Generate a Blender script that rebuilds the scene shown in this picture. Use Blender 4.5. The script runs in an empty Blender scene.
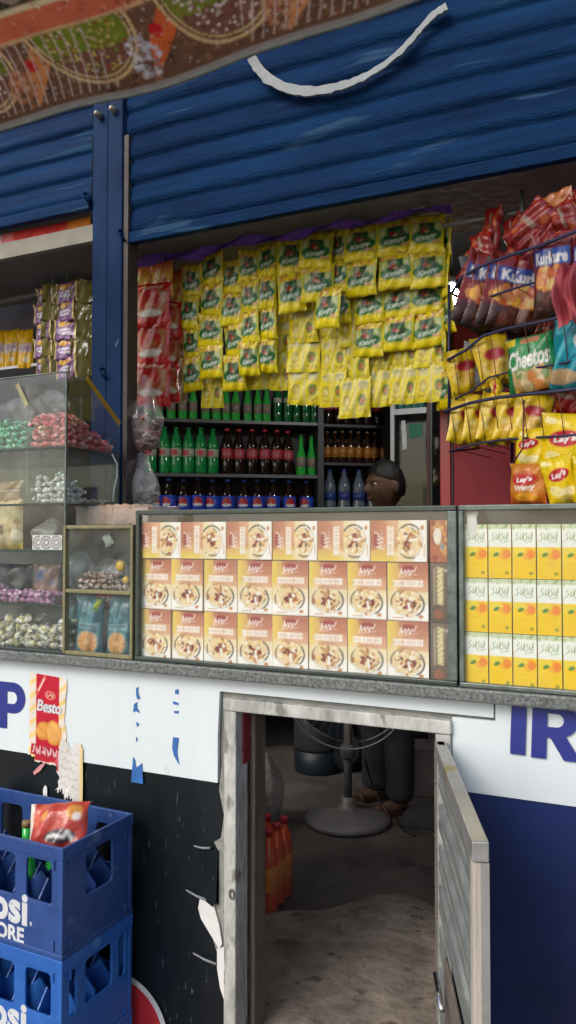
import bpy, bmesh, math, random
import numpy as np
from mathutils import Vector, Matrix, Euler
from math import radians, sin, cos, pi

RND = random.Random(11)
NPR = np.random.RandomState(5)
SC = bpy.context.scene
COL = SC.collection

# ------------------------------------------------------------------ measuring helpers
FPX = 780.0
YAW = radians(25.0)
PIT = radians(1.69)
CAMZ = 1.5
FW0 = Vector((-sin(YAW), cos(YAW), 0)); RT = Vector((cos(YAW), sin(YAW), 0)); UP0 = Vector((0, 0, 1))
FW = FW0 * cos(PIT) + UP0 * sin(PIT)
UPV = UP0 * cos(PIT) - FW0 * sin(PIT)
CAM = Vector((0, 0, CAMZ))


def ray(u, v):
    return FW + RT * ((u - 288) / FPX) + UPV * ((512 - v) / FPX)


def PY(u, v, y):
    d = ray(u, v)
    return CAM + d * (y / d.y)


def PX(u, v, x):
    d = ray(u, v)
    return CAM + d * (x / d.x)


def PZ(u, v, z):
    d = ray(u, v)
    return CAM + d * ((z - CAMZ) / d.z)


def PD(u, v, t):
    return CAM + ray(u, v) * t


def xs(u, y, v=512):
    return PY(u, v, y).x


# ------------------------------------------------------------------ materials
def srgb(r, g, b):
    def f(c):
        c /= 255.0
        return c / 12.92 if c <= 0.04045 else ((c + 0.055) / 1.055) ** 2.4
    return (f(r), f(g), f(b))


def newmat(name):
    m = bpy.data.materials.new(name)
    m.use_nodes = True
    nt = m.node_tree
    return m, nt, nt.nodes['Principled BSDF']


def mat(name, col, rough=0.5, metal=0.0, var=0.15, vscale=8.0, bump=0.0, bscale=60.0, spec=0.5, col2=None, stretch=None, spots=0.0, spotcol=(0.5, 0.5, 0.5), sscale=40.0, alpha=None, trans=0.0):
    m, nt, b = newmat(name)
    N = nt.nodes; L = nt.links
    tc = N.new('ShaderNodeTexCoord')
    mp = N.new('ShaderNodeMapping')
    if stretch: mp.inputs['Scale'].default_value = stretch
    L.new(tc.outputs['Object'], mp.inputs['Vector'])
    nz = N.new('ShaderNodeTexNoise'); nz.inputs['Scale'].default_value = vscale; nz.inputs['Detail'].default_value = 6; nz.inputs['Roughness'].default_value = 0.65
    L.new(mp.outputs['Vector'], nz.inputs['Vector'])
    rp = N.new('ShaderNodeValToRGB')
    rp.color_ramp.elements[0].position = 0.3; rp.color_ramp.elements[1].position = 0.72
    c1 = tuple(c * (1 - var) for c in col); c2 = col2 if col2 else tuple(min(1, c * (1 + var)) for c in col)
    rp.color_ramp.elements[0].color = (*c1, 1); rp.color_ramp.elements[1].color = (*c2, 1)
    L.new(nz.outputs['Fac'], rp.inputs['Fac'])
    out = rp.outputs['Color']
    if spots > 0:
        n2 = N.new('ShaderNodeTexNoise'); n2.inputs['Scale'].default_value = sscale; n2.inputs['Detail'].default_value = 3
        L.new(mp.outputs['Vector'], n2.inputs['Vector'])
        r2 = N.new('ShaderNodeValToRGB'); r2.color_ramp.elements[0].position = 1 - spots; r2.color_ramp.elements[1].position = min(1, 1 - spots + 0.05)
        r2.color_ramp.elements[0].color = (0, 0, 0, 1); r2.color_ramp.elements[1].color = (1, 1, 1, 1)
        L.new(n2.outputs['Fac'], r2.inputs['Fac'])
        mx = N.new('ShaderNodeMix'); mx.data_type = 'RGBA'
        L.new(r2.outputs['Color'], mx.inputs['Factor']); L.new(out, mx.inputs['A']); mx.inputs['B'].default_value = (*spotcol, 1)
        out = mx.outputs['Result']
    L.new(out, b.inputs['Base Color'])
    b.inputs['Roughness'].default_value = rough
    b.inputs['Metallic'].default_value = metal
    b.inputs['Specular IOR Level'].default_value = spec
    if trans: b.inputs['Transmission Weight'].default_value = trans
    if alpha is not None: b.inputs['Alpha'].default_value = alpha
    if bump > 0:
        n3 = N.new('ShaderNodeTexNoise'); n3.inputs['Scale'].default_value = bscale; n3.inputs['Detail'].default_value = 5
        L.new(mp.outputs['Vector'], n3.inputs['Vector'])
        bp = N.new('ShaderNodeBump'); bp.inputs['Strength'].default_value = bump; bp.inputs['Distance'].default_value = 0.01
        L.new(n3.outputs['Fac'], bp.inputs['Height']); L.new(bp.outputs['Normal'], b.inputs['Normal'])
    return m


def printmat(name, rough=0.35, bump=0.15, bscale=70.0, spec=0.5, dirt=0.12, trl=0.0):
    """printed surface: colour comes from the mesh colour attribute"""
    m, nt, b = newmat(name)
    N = nt.nodes; L = nt.links
    at = N.new('ShaderNodeVertexColor'); at.layer_name = 'Col'
    tc = N.new('ShaderNodeTexCoord')
    oi = N.new('ShaderNodeObjectInfo')
    vm = N.new('ShaderNodeVectorMath'); vm.operation = 'ADD'
    L.new(tc.outputs['Object'], vm.inputs[0]); L.new(oi.outputs['Location'], vm.inputs[1])
    nz = N.new('ShaderNodeTexNoise'); nz.inputs['Scale'].default_value = 22; nz.inputs['Detail'].default_value = 5
    L.new(vm.outputs['Vector'], nz.inputs['Vector'])
    mr = N.new('ShaderNodeMapRange'); mr.inputs['From Min'].default_value = 0.3; mr.inputs['From Max'].default_value = 0.7
    mr.inputs['To Min'].default_value = 1 - dirt * 2; mr.inputs['To Max'].default_value = 1.0
    L.new(nz.outputs['Fac'], mr.inputs['Value'])
    mx = N.new('ShaderNodeMix'); mx.data_type = 'RGBA'; mx.blend_type = 'MULTIPLY'; mx.inputs['Factor'].default_value = 1
    L.new(at.outputs['Color'], mx.inputs['A']); L.new(mr.outputs['Result'], mx.inputs['B'])
    L.new(mx.outputs['Result'], b.inputs['Base Color'])
    b.inputs['Roughness'].default_value = rough
    b.inputs['Specular IOR Level'].default_value = spec
    if bump:
        n3 = N.new('ShaderNodeTexNoise'); n3.inputs['Scale'].default_value = bscale; n3.inputs['Detail'].default_value = 3
        L.new(vm.outputs['Vector'], n3.inputs['Vector'])
        bp = N.new('ShaderNodeBump'); bp.inputs['Strength'].default_value = bump; bp.inputs['Distance'].default_value = 0.006
        L.new(n3.outputs['Fac'], bp.inputs['Height']); L.new(bp.outputs['Normal'], b.inputs['Normal'])
    if trl:
        tr = N.new('ShaderNodeBsdfTranslucent'); ms = N.new('ShaderNodeMixShader'); ms.inputs['Fac'].default_value = trl
        L.new(mx.outputs['Result'], tr.inputs['Color'])
        L.new(b.outputs['BSDF'], ms.inputs[1]); L.new(tr.outputs['BSDF'], ms.inputs[2])
        L.new(ms.outputs['Shader'], N['Material Output'].inputs['Surface'])
    return m


def clearmat(name, tint=(0.93, 0.97, 0.95), rough=0.03, haze=0.05, hazecol=(0.7, 0.75, 0.73), hscale=9.0, hmax=0.3, ior=1.5):
    """thin glass or film: see-through, fresnel reflection, dusty smears"""
    m, nt, b = newmat(name)
    N = nt.nodes; L = nt.links
    tr = N.new('ShaderNodeBsdfTransparent'); tr.inputs['Color'].default_value = (*tint, 1)
    gl = N.new('ShaderNodeBsdfGlossy'); gl.inputs['Roughness'].default_value = rough
    lw = N.new('ShaderNodeLayerWeight'); lw.inputs['Blend'].default_value = 0.5
    pw = N.new('ShaderNodeMath'); pw.operation = 'POWER'; pw.inputs[1].default_value = 4.0
    ma = N.new('ShaderNodeMath'); ma.operation = 'MULTIPLY_ADD'; ma.inputs[1].default_value = 0.7; ma.inputs[2].default_value = 0.03 * ior / 1.5
    L.new(lw.outputs['Facing'], pw.inputs[0]); L.new(pw.outputs[0], ma.inputs[0])
    ms = N.new('ShaderNodeMixShader')
    L.new(ma.outputs[0], ms.inputs['Fac']); L.new(tr.outputs['BSDF'], ms.inputs[1]); L.new(gl.outputs['BSDF'], ms.inputs[2])
    tc = N.new('ShaderNodeTexCoord')
    nz = N.new('ShaderNodeTexNoise'); nz.inputs['Scale'].default_value = hscale; nz.inputs['Detail'].default_value = 6; nz.inputs['Roughness'].default_value = 0.7
    L.new(tc.outputs['Object'], nz.inputs['Vector'])
    mr = N.new('ShaderNodeMapRange'); mr.inputs['From Min'].default_value = 0.4; mr.inputs['From Max'].default_value = 0.75
    mr.inputs['To Min'].default_value = haze; mr.inputs['To Max'].default_value = hmax
    L.new(nz.outputs['Fac'], mr.inputs['Value'])
    b.inputs['Base Color'].default_value = (*hazecol, 1); b.inputs['Roughness'].default_value = 0.4
    m2 = N.new('ShaderNodeMixShader')
    L.new(mr.outputs['Result'], m2.inputs['Fac']); L.new(ms.outputs['Shader'], m2.inputs[1]); L.new(b.outputs['BSDF'], m2.inputs[2])
    L.new(m2.outputs['Shader'], N['Material Output'].inputs['Surface'])
    return m


M = {}
M['foil'] = printmat('foil_print', 0.27, 0.55, 48, 0.6, 0.06)
M['card'] = printmat('card_print', 0.5, 0.04, 50, 0.35, 0.03)
M['paper'] = printmat('paper_print', 0.65, 0.15, 30, 0.3, 0.06)
M['tarp'] = printmat('tarpaulin_print', 0.6, 0.25, 12, 0.2, 0.10, 0.5)
M['candy'] = printmat('candy_wrap', 0.3, 0.5, 150, 0.6, 0.1)
M['glass'] = clearmat('display_glass', (0.985, 0.995, 0.99), 0.03, 0.008, (0.75, 0.82, 0.80), 7, 0.05)
M['glass_old'] = clearmat('dusty_glass', (0.97, 0.99, 0.98), 0.05, 0.01, (0.6, 0.68, 0.65), 7, 0.08)
M['darkglass'] = clearmat('fridge_glass', (0.55, 0.6, 0.6), 0.04, 0.01, (0.3, 0.33, 0.33), 7, 0.03)
M['film'] = clearmat('plastic_film', (0.97, 0.97, 0.98), 0.12, 0.05, (0.75, 0.74, 0.76), 26, 0.34, 1.6)
M['film_white'] = clearmat('milky_film', (0.97, 0.97, 0.98), 0.15, 0.22, (0.7, 0.69, 0.7), 20, 0.6, 1.6)
M['film_grey'] = clearmat('grey_plastic_film', (0.75, 0.76, 0.76), 0.2, 0.3, (0.4, 0.4, 0.4), 14, 0.7, 1.6)
M['shrink'] = clearmat('shrink_film', (0.98, 0.98, 0.98), 0.1, 0.0, (0.8, 0.8, 0.8), 30, 0.12, 1.6)
M['tray'] = clearmat('tray_plastic', (0.96, 0.95, 0.95), 0.15, 0.14, (0.6, 0.58, 0.58), 12, 0.36)
M['shutter'] = mat('shutter_blue_paint', (0.002, 0.015, 0.066), 0.65, 0.0, 0.4, 2.2, 0.4, 55, 0.06, (0.005, 0.042, 0.125), (0.5, 1, 4), 0.40, (0.022, 0.06, 0.125), 5)
M['shutter_dark'] = mat('shutter_blue_paint_left', (0.0015, 0.014, 0.07), 0.55, 0.0, 0.45, 2.2, 0.2, 45, 0.08, (0.003, 0.044, 0.14), (0.3, 1, 9), 0.40, (0.015, 0.06, 0.13), 7)
M['postblue'] = mat('post_blue_paint', (0.002, 0.018, 0.070), 0.55, 0.0, 0.35, 9, 0.15, 60, 0.1, (0.005, 0.036, 0.115), (1, 1, 0.4), 0.29, (0.16, 0.2, 0.3), 34)
M['rail'] = mat('rust_brown_channel', (0.06, 0.05, 0.045), 0.6, 0.2, 0.3, 20, 0.2)
M['bolt'] = mat('bolt_metal', (0.35, 0.32, 0.26), 0.45, 0.6, 0.2, 30)
M['strip'] = mat('weathered_white_strip', (0.24, 0.265, 0.27), 0.6, 0, 0.2, 12, 0.3, 50)
M['soffit'] = mat('lintel_grey_plaster', (0.16, 0.155, 0.15), 0.85, 0, 0.25, 5, 0.3, 30)
M['lintel'] = mat('lintel_cream_edge', (0.25, 0.24, 0.20), 0.8, 0, 0.2, 9, 0.3, 40)
M['dark'] = mat('dark_interior_wall', (0.15, 0.14, 0.135), 0.85, 0, 0.35, 2.5, 0.2, 20)
M['ceil'] = mat('interior_ceiling', (0.28, 0.27, 0.26), 0.85, 0, 0.2, 3)
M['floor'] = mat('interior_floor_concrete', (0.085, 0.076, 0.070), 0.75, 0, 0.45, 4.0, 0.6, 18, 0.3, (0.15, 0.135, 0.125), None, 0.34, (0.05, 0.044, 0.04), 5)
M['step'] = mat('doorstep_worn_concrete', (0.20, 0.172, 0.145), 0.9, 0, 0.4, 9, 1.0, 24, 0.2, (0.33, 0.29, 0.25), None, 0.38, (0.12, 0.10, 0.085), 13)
M['ground'] = mat('street_ground', (0.22, 0.20, 0.18), 0.9, 0, 0.25, 1.5, 0.4, 10)
M['white'] = mat('white_panel', (0.66, 0.745, 0.78), 0.35, 0, 0.05, 4, 0.04, 20, 0.5, (0.71, 0.79, 0.82), (1, 1, .25), 0.34, (0.55, 0.60, 0.60), 22)
M['black'] = mat('black_vinyl', (0.006, 0.009, 0.012), 0.32, 0, 0.4, 5, 0.06, 25, 0.4, (0.012, 0.017, 0.021), (1, 1, 0.22), 0.325, (0.06, 0.07, 0.08), 120)
M['navy'] = mat('navy_vinyl', (0.008, 0.016, 0.075), 0.3, 0, 0.3, 3, 0.05, 20, 0.5, (0.012, 0.026, 0.12), (1, 1, 1), 0.26, (0.06, 0.08, 0.16), 30)
M['letter'] = mat('letter_blue', (0.022, 0.035, 0.23), 0.4, 0, 0.12, 12)
M['granite'] = mat('speckled_stone_edge', (0.075, 0.088, 0.088), 0.45, 0, 0.55, 170, 0.1, 90, 0.4, (0.25, 0.275, 0.27))
M['alu'] = mat('case_frame_greengrey', (0.10, 0.135, 0.125), 0.4, 0.35, 0.3, 25, 0.1, 60, 0.5, (0.2, 0.24, 0.22))
M['alu_dark'] = mat('case_frame_dark', (0.05, 0.07, 0.062), 0.4, 0.3, 0.3, 25)
M['olive'] = mat('olive_wood_frame', (0.20, 0.19, 0.10), 0.55, 0, 0.3, 18, 0.2, 60, 0.4, (0.30, 0.27, 0.14), (1, 1, 0.3))
M['tape'] = mat('amber_tape', (0.50, 0.27, 0.03), 0.35, 0, 0.12, 20)
M['tape_old'] = mat('faded_tape', (0.33, 0.30, 0.16), 0.45, 0, 0.2, 20)
M['caseback'] = mat('case_back_board', (0.13, 0.13, 0.125), 0.7, 0, 0.3, 6)
M['concrete'] = mat('raw_cement', (0.24, 0.25, 0.23), 0.9, 0, 0.3, 14, 0.6, 40, 0.3, (0.36, 0.37, 0.34))
M['framewood'] = mat('weathered_frame_paint', (0.40, 0.41, 0.39), 0.65, 0, 0.35, 14, 0.6, 40, 0.3, (0.62, 0.63, 0.60), (1.6, 1.6, 0.6), 0.42, (0.22, 0.22, 0.20), 13)
M['jambwood'] = mat('bare_jamb_wood', (0.12, 0.105, 0.085), 0.75, 0, 0.3, 12, 0.3, 40, 0.3, (0.19, 0.17, 0.14), (4, 4, 0.4))
M['redpaint'] = mat('old_red_paint', (0.22, 0.02, 0.03), 0.6, 0, 0.3, 20)
M['zinc'] = mat('galvanised_sheet', (0.36, 0.42, 0.41), 0.30, 0.55, 0.3, 9, 0.1, 30, 0.6, (0.62, 0.68, 0.66), (1, 1, 6))
M['zincedge'] = mat('worn_steel_angle', (0.52, 0.53, 0.51), 0.28, 0.5, 0.35, 14, 0.15, 50, 0.5, (0.55, 0.55, 0.53), None, 0.4, (0.35, 0.3, 0.12), 7)
M['edgewood'] = mat('pale_edge_wood', (0.46, 0.42, 0.37), 0.6, 0, 0.2, 14, 0.2, 50, 0.3, None, (4, 4, 0.3))
M['rust'] = mat('rusty_lock_plate', (0.15, 0.115, 0.095), 0.6, 0.3, 0.35, 18, 0.3, 60, 0.4, (0.24, 0.2, 0.17))
M['chrome'] = mat('chrome', (0.7, 0.7, 0.7), 0.2, 1.0, 0.1, 10)
M['cratea'] = mat('crate_blue_dark', (0.020, 0.062, 0.235), 0.42, 0, 0.25, 7, 0.12, 70, 0.5, (0.030, 0.085, 0.29), None, 0.36, (0.07, 0.12, 0.27), 24)
M['crateb'] = mat('crate_blue_bright', (0.018, 0.115, 0.46), 0.4, 0, 0.2, 7, 0.1, 70, 0.5, (0.03, 0.15, 0.52), None, 0.36, (0.06, 0.19, 0.48), 24)
M['ink'] = mat('white_ink', (0.60, 0.63, 0.65), 0.5, 0, 0.14, 25, 0, 60, 0.5, None, None, 0.36, (0.33, 0.40, 0.50), 45)
M['ripped'] = mat('torn_paper_white', (0.74, 0.74, 0.73), 0.7, 0, 0.08, 12, 0.25, 40)
M['stickblue'] = mat('sticker_blue', (0.03, 0.14, 0.42), 0.45, 0, 0.2, 30)
M['shelf'] = mat('shelf_grey_steel', (0.12, 0.125, 0.13), 0.45, 0.2, 0.2, 8)
M['shelfdark'] = mat('shelf_dark_frame', (0.05, 0.052, 0.06), 0.5, 0.2, 0.2, 8)
M['shelfback'] = mat('shelf_back', (0.05, 0.052, 0.058), 0.7, 0, 0.3, 5)
M['greenglass'] = mat('green_bottle', (0.03, 0.46, 0.06), 0.08, 0, 0.2, 20, 0, 60, 0.6, (0.05, 0.60, 0.10))
M['darkgreen'] = mat('dark_green_bottle', (0.006, 0.12, 0.035), 0.1, 0, 0.15, 20, 0, 60, 0.6, (0.01, 0.18, 0.05))
M['petgreen'] = mat('green_pet_bottle', (0.012, 0.28, 0.07), 0.1, 0, 0.2, 20, 0, 60, 0.6, (0.02, 0.38, 0.10))
M['cola'] = mat('cola_liquid', (0.018, 0.008, 0.007), 0.08, 0, 0.2, 20, 0, 60, 0.6)
M['brownglass'] = mat('brown_bottle', (0.035, 0.014, 0.006), 0.08, 0, 0.2, 20, 0, 60, 0.6)
M['water'] = mat('water_bottle_plastic', (0.10, 0.14, 0.22), 0.08, 0, 0.3, 40, 0.2, 60, 0.7, (0.2, 0.25, 0.33))
M['teal_b'] = mat('teal_bottle', (0.03, 0.16, 0.14), 0.1, 0, 0.2, 20, 0, 60, 0.6)
M['lab_grey'] = mat('label_greyish', (0.26, 0.22, 0.19), 0.4, 0, 0.35, 60, 0, 60, 0.5, (0.36, 0.28, 0.24))
M['lab_white'] = mat('label_white_green', (0.42, 0.52, 0.36), 0.4, 0, 0.4, 50, 0, 60, 0.5, (0.62, 0.65, 0.55))
M['lab_red'] = mat('label_red', (0.50, 0.035, 0.05), 0.4, 0, 0.15, 30, 0, 60, 0.5, (0.6, 0.10, 0.12))
M['lab_blue'] = mat('label_blue', (0.025, 0.08, 0.58), 0.4, 0, 0.1, 30)
M['lab_pink'] = mat('label_pink', (0.40, 0.08, 0.12), 0.4, 0, 0.2, 30)
M['lab_orange'] = mat('label_orange', (0.42, 0.17, 0.03), 0.4, 0, 0.3, 50)
M['lab_wblue'] = mat('label_water_blue', (0.03, 0.06, 0.26), 0.4, 0, 0.3, 50)
M['cap_g'] = mat('cap_green', (0.02, 0.2, 0.05), 0.4)
M['cap_r'] = mat('cap_red', (0.5, 0.04, 0.05), 0.4)
M['cap_b'] = mat('cap_blue', (0.03, 0.09, 0.4), 0.4)
M['cap_k'] = mat('cap_gold', (0.25, 0.16, 0.06), 0.4)
M['emb_r'] = mat('emblem_red', (0.5, 0.03, 0.04), 0.4)
M['redcab'] = mat('red_cabinet_paint', (0.22, 0.014, 0.026), 0.45, 0, 0.15, 4, 0.06, 20, 0.2, (0.27, 0.026, 0.040))
M['redtrim'] = mat('bright_red_trim', (0.30, 0.009, 0.016), 0.3, 0, 0.1, 4)
M['blackgap'] = mat('black_rubber', (0.01, 0.01, 0.01), 0.5)
M['fridgewhite'] = mat('fridge_white', (0.62, 0.65, 0.68), 0.35, 0, 0.06, 6)
M['fridgedark'] = mat('fridge_dark', (0.03, 0.032, 0.036), 0.4, 0, 0.3, 6)
M['stickgreen'] = mat('green_sticker', (0.02, 0.17, 0.12), 0.4)
M['wire'] = mat('blue_wire', (0.035, 0.035, 0.09), 0.45, 0.3, 0.2, 20)
M['wirered'] = mat('rusty_wire', (0.13, 0.04, 0.03), 0.55, 0.3, 0.2, 20)
M['pipe'] = mat('grey_pipe', (0.15, 0.15, 0.15), 0.45, 0.4, 0.2, 20)
M['purple'] = mat('purple_cloth', (0.10, 0.03, 0.28), 0.6, 0, 0.3, 30, 0.3, 60, 0.4, (0.2, 0.07, 0.5))
M['pinkcloth'] = mat('pink_cloth', (0.42, 0.075, 0.09), 0.75, 0, 0.2, 12, 0.3, 30)
M['fan'] = mat('fan_grey_enamel', (0.17, 0.165, 0.165), 0.45, 0.1, 0.15, 10, 0, 60, 0.5)
M['fanwire'] = mat('fan_cage_wire', (0.22, 0.22, 0.22), 0.4, 0.5, 0.1, 10)
M['carton'] = mat('carton_grey', (0.22, 0.19, 0.19), 0.7, 0, 0.2, 8)
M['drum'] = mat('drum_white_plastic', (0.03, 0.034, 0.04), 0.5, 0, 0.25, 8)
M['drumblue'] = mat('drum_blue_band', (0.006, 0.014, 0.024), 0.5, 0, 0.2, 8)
M['sack'] = mat('dark_sack', (0.025, 0.025, 0.025), 0.8, 0, 0.3, 12, 0.4, 20)
M['redpet'] = mat('red_drink_bottle', (0.85, 0.12, 0.04), 0.12, 0, 0.2, 20, 0, 60, 0.6)
M['lab_or2'] = mat('drink_label_orange', (0.92, 0.30, 0.06), 0.4, 0, 0.2, 40)
M['skin'] = mat('brown_skin', (0.125, 0.07, 0.047), 0.55, 0, 0.25, 40, 0.25, 220, 0.35)
M['hair'] = mat('black_hair', (0.008, 0.007, 0.006), 0.5, 0, 0.3, 60, 0.4, 300, 0.4, None, (1, 1, 0.2))
M['eye'] = mat('eye_white', (0.45, 0.43, 0.41), 0.2, 0, 0.02, 5)
M['lip'] = mat('lips', (0.16, 0.065, 0.055), 0.45, 0, 0.1, 40)
M['kameez'] = mat('grey_tunic_cloth', (0.10, 0.095, 0.11), 0.85, 0, 0.15, 8, 0.3, 20)
M['trouser'] = mat('dark_trouser_cloth', (0.03, 0.03, 0.036), 0.85, 0, 0.2, 8, 0.3, 20)
M['sandal'] = mat('sandal_leather', (0.07, 0.03, 0.025), 0.5, 0, 0.2, 20)
M['biscuit'] = mat('baked_biscuit', (0.50, 0.27, 0.12), 0.7, 0, 0.25, 60, 0.5, 120, 0.3, (0.62, 0.38, 0.2))
M['wallpl'] = mat('outer_wall_plaster', (0.3, 0.29, 0.27), 0.9, 0, 0.2, 3, 0.3, 15)


# ------------------------------------------------------------------ mesh builder
class MB:
    def __init__(self):
        self.v = []; self.f = []; self.mi = []; self.sm = []; self.c = []; self.hascol = False

    def add(self, verts, faces, mi=0, sm=False, col=None):
        o = len(self.v)
        self.v.extend([tuple(p) for p in verts])
        for f in faces:
            self.f.append(tuple(i + o for i in f)); self.mi.append(mi); self.sm.append(sm)
        if col is None:
            self.c.extend([(0.5, 0.5, 0.5)] * len(verts))
        else:
            self.hascol = True
            if isinstance(col, tuple): self.c.extend([col] * len(verts))
            else: self.c.extend([tuple(k) for k in col])
        return self

    def box(self, x0, x1, y0, y1, z0, z1, mi=0, col=None):
        vs = [(x, y, z) for z in (z0, z1) for y in (y0, y1) for x in (x0, x1)]
        fs = [(0, 2, 3, 1), (4, 5, 7, 6), (0, 1, 5, 4), (2, 6, 7, 3), (0, 4, 6, 2), (1, 3, 7, 5)]
        return self.add(vs, fs, mi, False, col)

    def obox(self, c, size, mx=None, mi=0, col=None):
        sx, sy, sz = (s / 2 for s in size)
        mx = mx or Matrix.Identity(3)
        c = Vector(c)
        vs = [c + mx @ Vector((x, y, z)) for z in (-sz, sz) for y in (-sy, sy) for x in (-sx, sx)]
        fs = [(0, 2, 3, 1), (4, 5, 7, 6), (0, 1, 5, 4), (2, 6, 7, 3), (0, 4, 6, 2), (1, 3, 7, 5)]
        return self.add(vs, fs, mi, False, col)

    def tube(self, path, r, n=6, mi=0, closed=False, col=None):
        path = [Vector(p) for p in path]
        k = len(path)
        rr = r if isinstance(r, (list, tuple)) else [r] * k
        vs = []; fs = []
        prev = None
        for i, p in enumerate(path):
            a = path[(i - 1) % k] if (i > 0 or closed) else p
            b = path[(i + 1) % k] if (i < k - 1 or closed) else p
            t = (b - a).normalized()
            if prev is None:
                q = Vector((0, 0, 1)) if abs(t.z) < 0.9 else Vector((1, 0, 0))
                n1 = t.cross(q).normalized()
            else:
                n1 = (prev - t * prev.dot(t)).normalized()
            prev = n1
            n2 = t.cross(n1)
            for j in range(n):
                an = 2 * pi * j / n
                vs.append(p + (n1 * cos(an) + n2 * sin(an)) * rr[i])
        m = k if closed else k - 1
        for i in range(m):
            for j in range(n):
                a = i * n + j; b = i * n + (j + 1) % n
                c = ((i + 1) % k) * n + (j + 1) % n; d = ((i + 1) % k) * n + j
                fs.append((a, b, c, d))
        if not closed:
            fs.append(tuple(range(n))[::-1]); fs.append(tuple((k - 1) * n + j for j in range(n)))
        return self.add(vs, fs, mi, True, col)

    def lathe(self, prof, n=16, org=(0, 0, 0), mi=0, col=None, mx=None, sm=True):
        vs = []; fs = []; cs = []
        org = Vector(org)
        for i, (r, z) in enumerate(prof):
            for j in range(n):
                a = 2 * pi * j / n
                p = Vector((r * cos(a), r * sin(a), z))
                if mx: p = mx @ p
                vs.append(org + p)
                if isinstance(col, list): cs.append(col[i])
        k = len(prof)
        for i in range(k - 1):
            for j in range(n):
                fs.append((i * n + j, i * n + (j + 1) % n, (i + 1) * n + (j + 1) % n, (i + 1) * n + j))
        fs.append(tuple(range(n))[::-1]); fs.append(tuple((k - 1) * n + j for j in range(n)))
        return self.add(vs, fs, mi, sm, cs if isinstance(col, list) else col)

    def prism(self, poly, y0, y1, mi=0, col=None):
        """polygon in local X,Z extruded from y0 (front) to y1"""
        n = len(poly)
        vs = [(x, y0, z) for x, z in poly] + [(x, y1, z) for x, z in poly]
        fs = [tuple(range(n)), tuple(range(2 * n - 1, n - 1, -1))]
        for i in range(n):
            j = (i + 1) % n
            fs.append((i, i + n, j + n, j))
        return self.add(vs, fs, mi, False, col)

    def grid(self, fn, nu, nv, mi=0, colfn=None, sm=True, flip=False):
        vs = []; cs = []
        for j in range(nv + 1):
            for i in range(nu + 1):
                vs.append(fn(i / nu, j / nv))
                if colfn is not None: cs.append(colfn(i / nu, j / nv))
        fs = []
        for j in range(nv):
            for i in range(nu):
                a = j * (nu + 1) + i
                q = (a, a + 1, a + nu + 2, a + nu + 1)
                fs.append(q[::-1] if flip else q)
        return self.add(vs, fs, mi, sm, cs if colfn is not None else None)

    def ell(self, c, r, n=12, m=8, mi=0, mx=None, col=None):
        vs = []; fs = []
        c = Vector(c)
        for i in range(m + 1):
            th = pi * i / m
            for j in range(n):
                a = 2 * pi * j / n
                p = Vector((r[0] * sin(th) * cos(a), r[1] * sin(th) * sin(a), r[2] * cos(th)))
                vs.append(c + (mx @ p if mx else p))
        for i in range(m):
            for j in range(n):
                fs.append((i * n + j, (i + 1) * n + j, (i + 1) * n + (j + 1) % n, i * n + (j + 1) % n))
        return self.add(vs, fs, mi, True, col)

    def mesh(self, name, mats):
        me = bpy.data.meshes.new(name)
        me.from_pydata(self.v, [], self.f)
        for m in (mats if isinstance(mats, (list, tuple)) else [mats]):
            me.materials.append(m)
        me.polygons.foreach_set('material_index', self.mi)
        me.polygons.foreach_set('use_smooth', self.sm)
        if self.hascol:
            at = me.color_attributes.new('Col', 'FLOAT_COLOR', 'POINT')
            arr = np.ones((len(self.v), 4), dtype=np.float32); arr[:, :3] = np.array(self.c, dtype=np.float32)
            at.data.foreach_set('color', arr.ravel())
        me.update()
        return me

    def build(self, name, mats, parent=None, loc=(0, 0, 0), rot=(0, 0, 0), bevel=0, fix=False):
        me = self.mesh(name, mats)
        if fix:
            bm = bmesh.new(); bm.from_mesh(me); bmesh.ops.recalc_face_normals(bm, faces=bm.faces); bm.to_mesh(me); bm.free()
        return put(name, me, parent, loc, rot, bevel)


def put(name, me, parent=None, loc=(0, 0, 0), rot=(0, 0, 0), bevel=0):
    o = bpy.data.objects.new(name, me)
    COL.objects.link(o)
    o.location = loc; o.rotation_euler = rot
    if parent is not None: o.parent = parent
    if bevel:
        md = o.modifiers.new('bevel', 'BEVEL'); md.width = bevel; md.segments = 2; md.limit_method = 'ANGLE'; md.angle_limit = radians(40)
    return o


def lab(o, label=None, cat=None, group=None, kind=None):
    if label:
        o['label'] = label
        if len(label.split()) > 16: print('LONG', label)
    if cat: o['category'] = cat
    if group: o['group'] = group
    if kind: o['kind'] = kind
    return o


def thing(name, loc, label, cat, group=None, rot=(0, 0, 0)):
    o = bpy.data.objects.new(name, None)
    o.empty_display_size = 0.05
    COL.objects.link(o)
    o.location = loc; o.rotation_euler = rot
    return lab(o, label, cat, group)


KIDS = {}


def copy_tree(o, parent=None):
    c = o.copy(); COL.objects.link(c)
    if parent is not None: c.parent = parent
    for ch in [k for k in COL.objects if k.parent is o]:
        copy_tree(ch, c)
    return c


ORD = ['first', 'second', 'third', 'fourth', 'fifth', 'sixth', 'seventh', 'eighth', 'ninth', 'tenth', 'eleventh', 'twelfth', 'thirteenth', 'fourteenth', 'fifteenth', 'sixteenth']


def ordl(i, n, frm='left', other='right'):
    if i == 0: return {'left': 'leftmost', 'top': 'topmost'}[frm]
    if i == n - 1: return {'left': 'rightmost', 'top': 'lowest'}[frm]
    if i <= (n - 1) / 2: return ORD[i] + ' from ' + frm
    return ORD[n - 1 - i] + ' from ' + other


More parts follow.
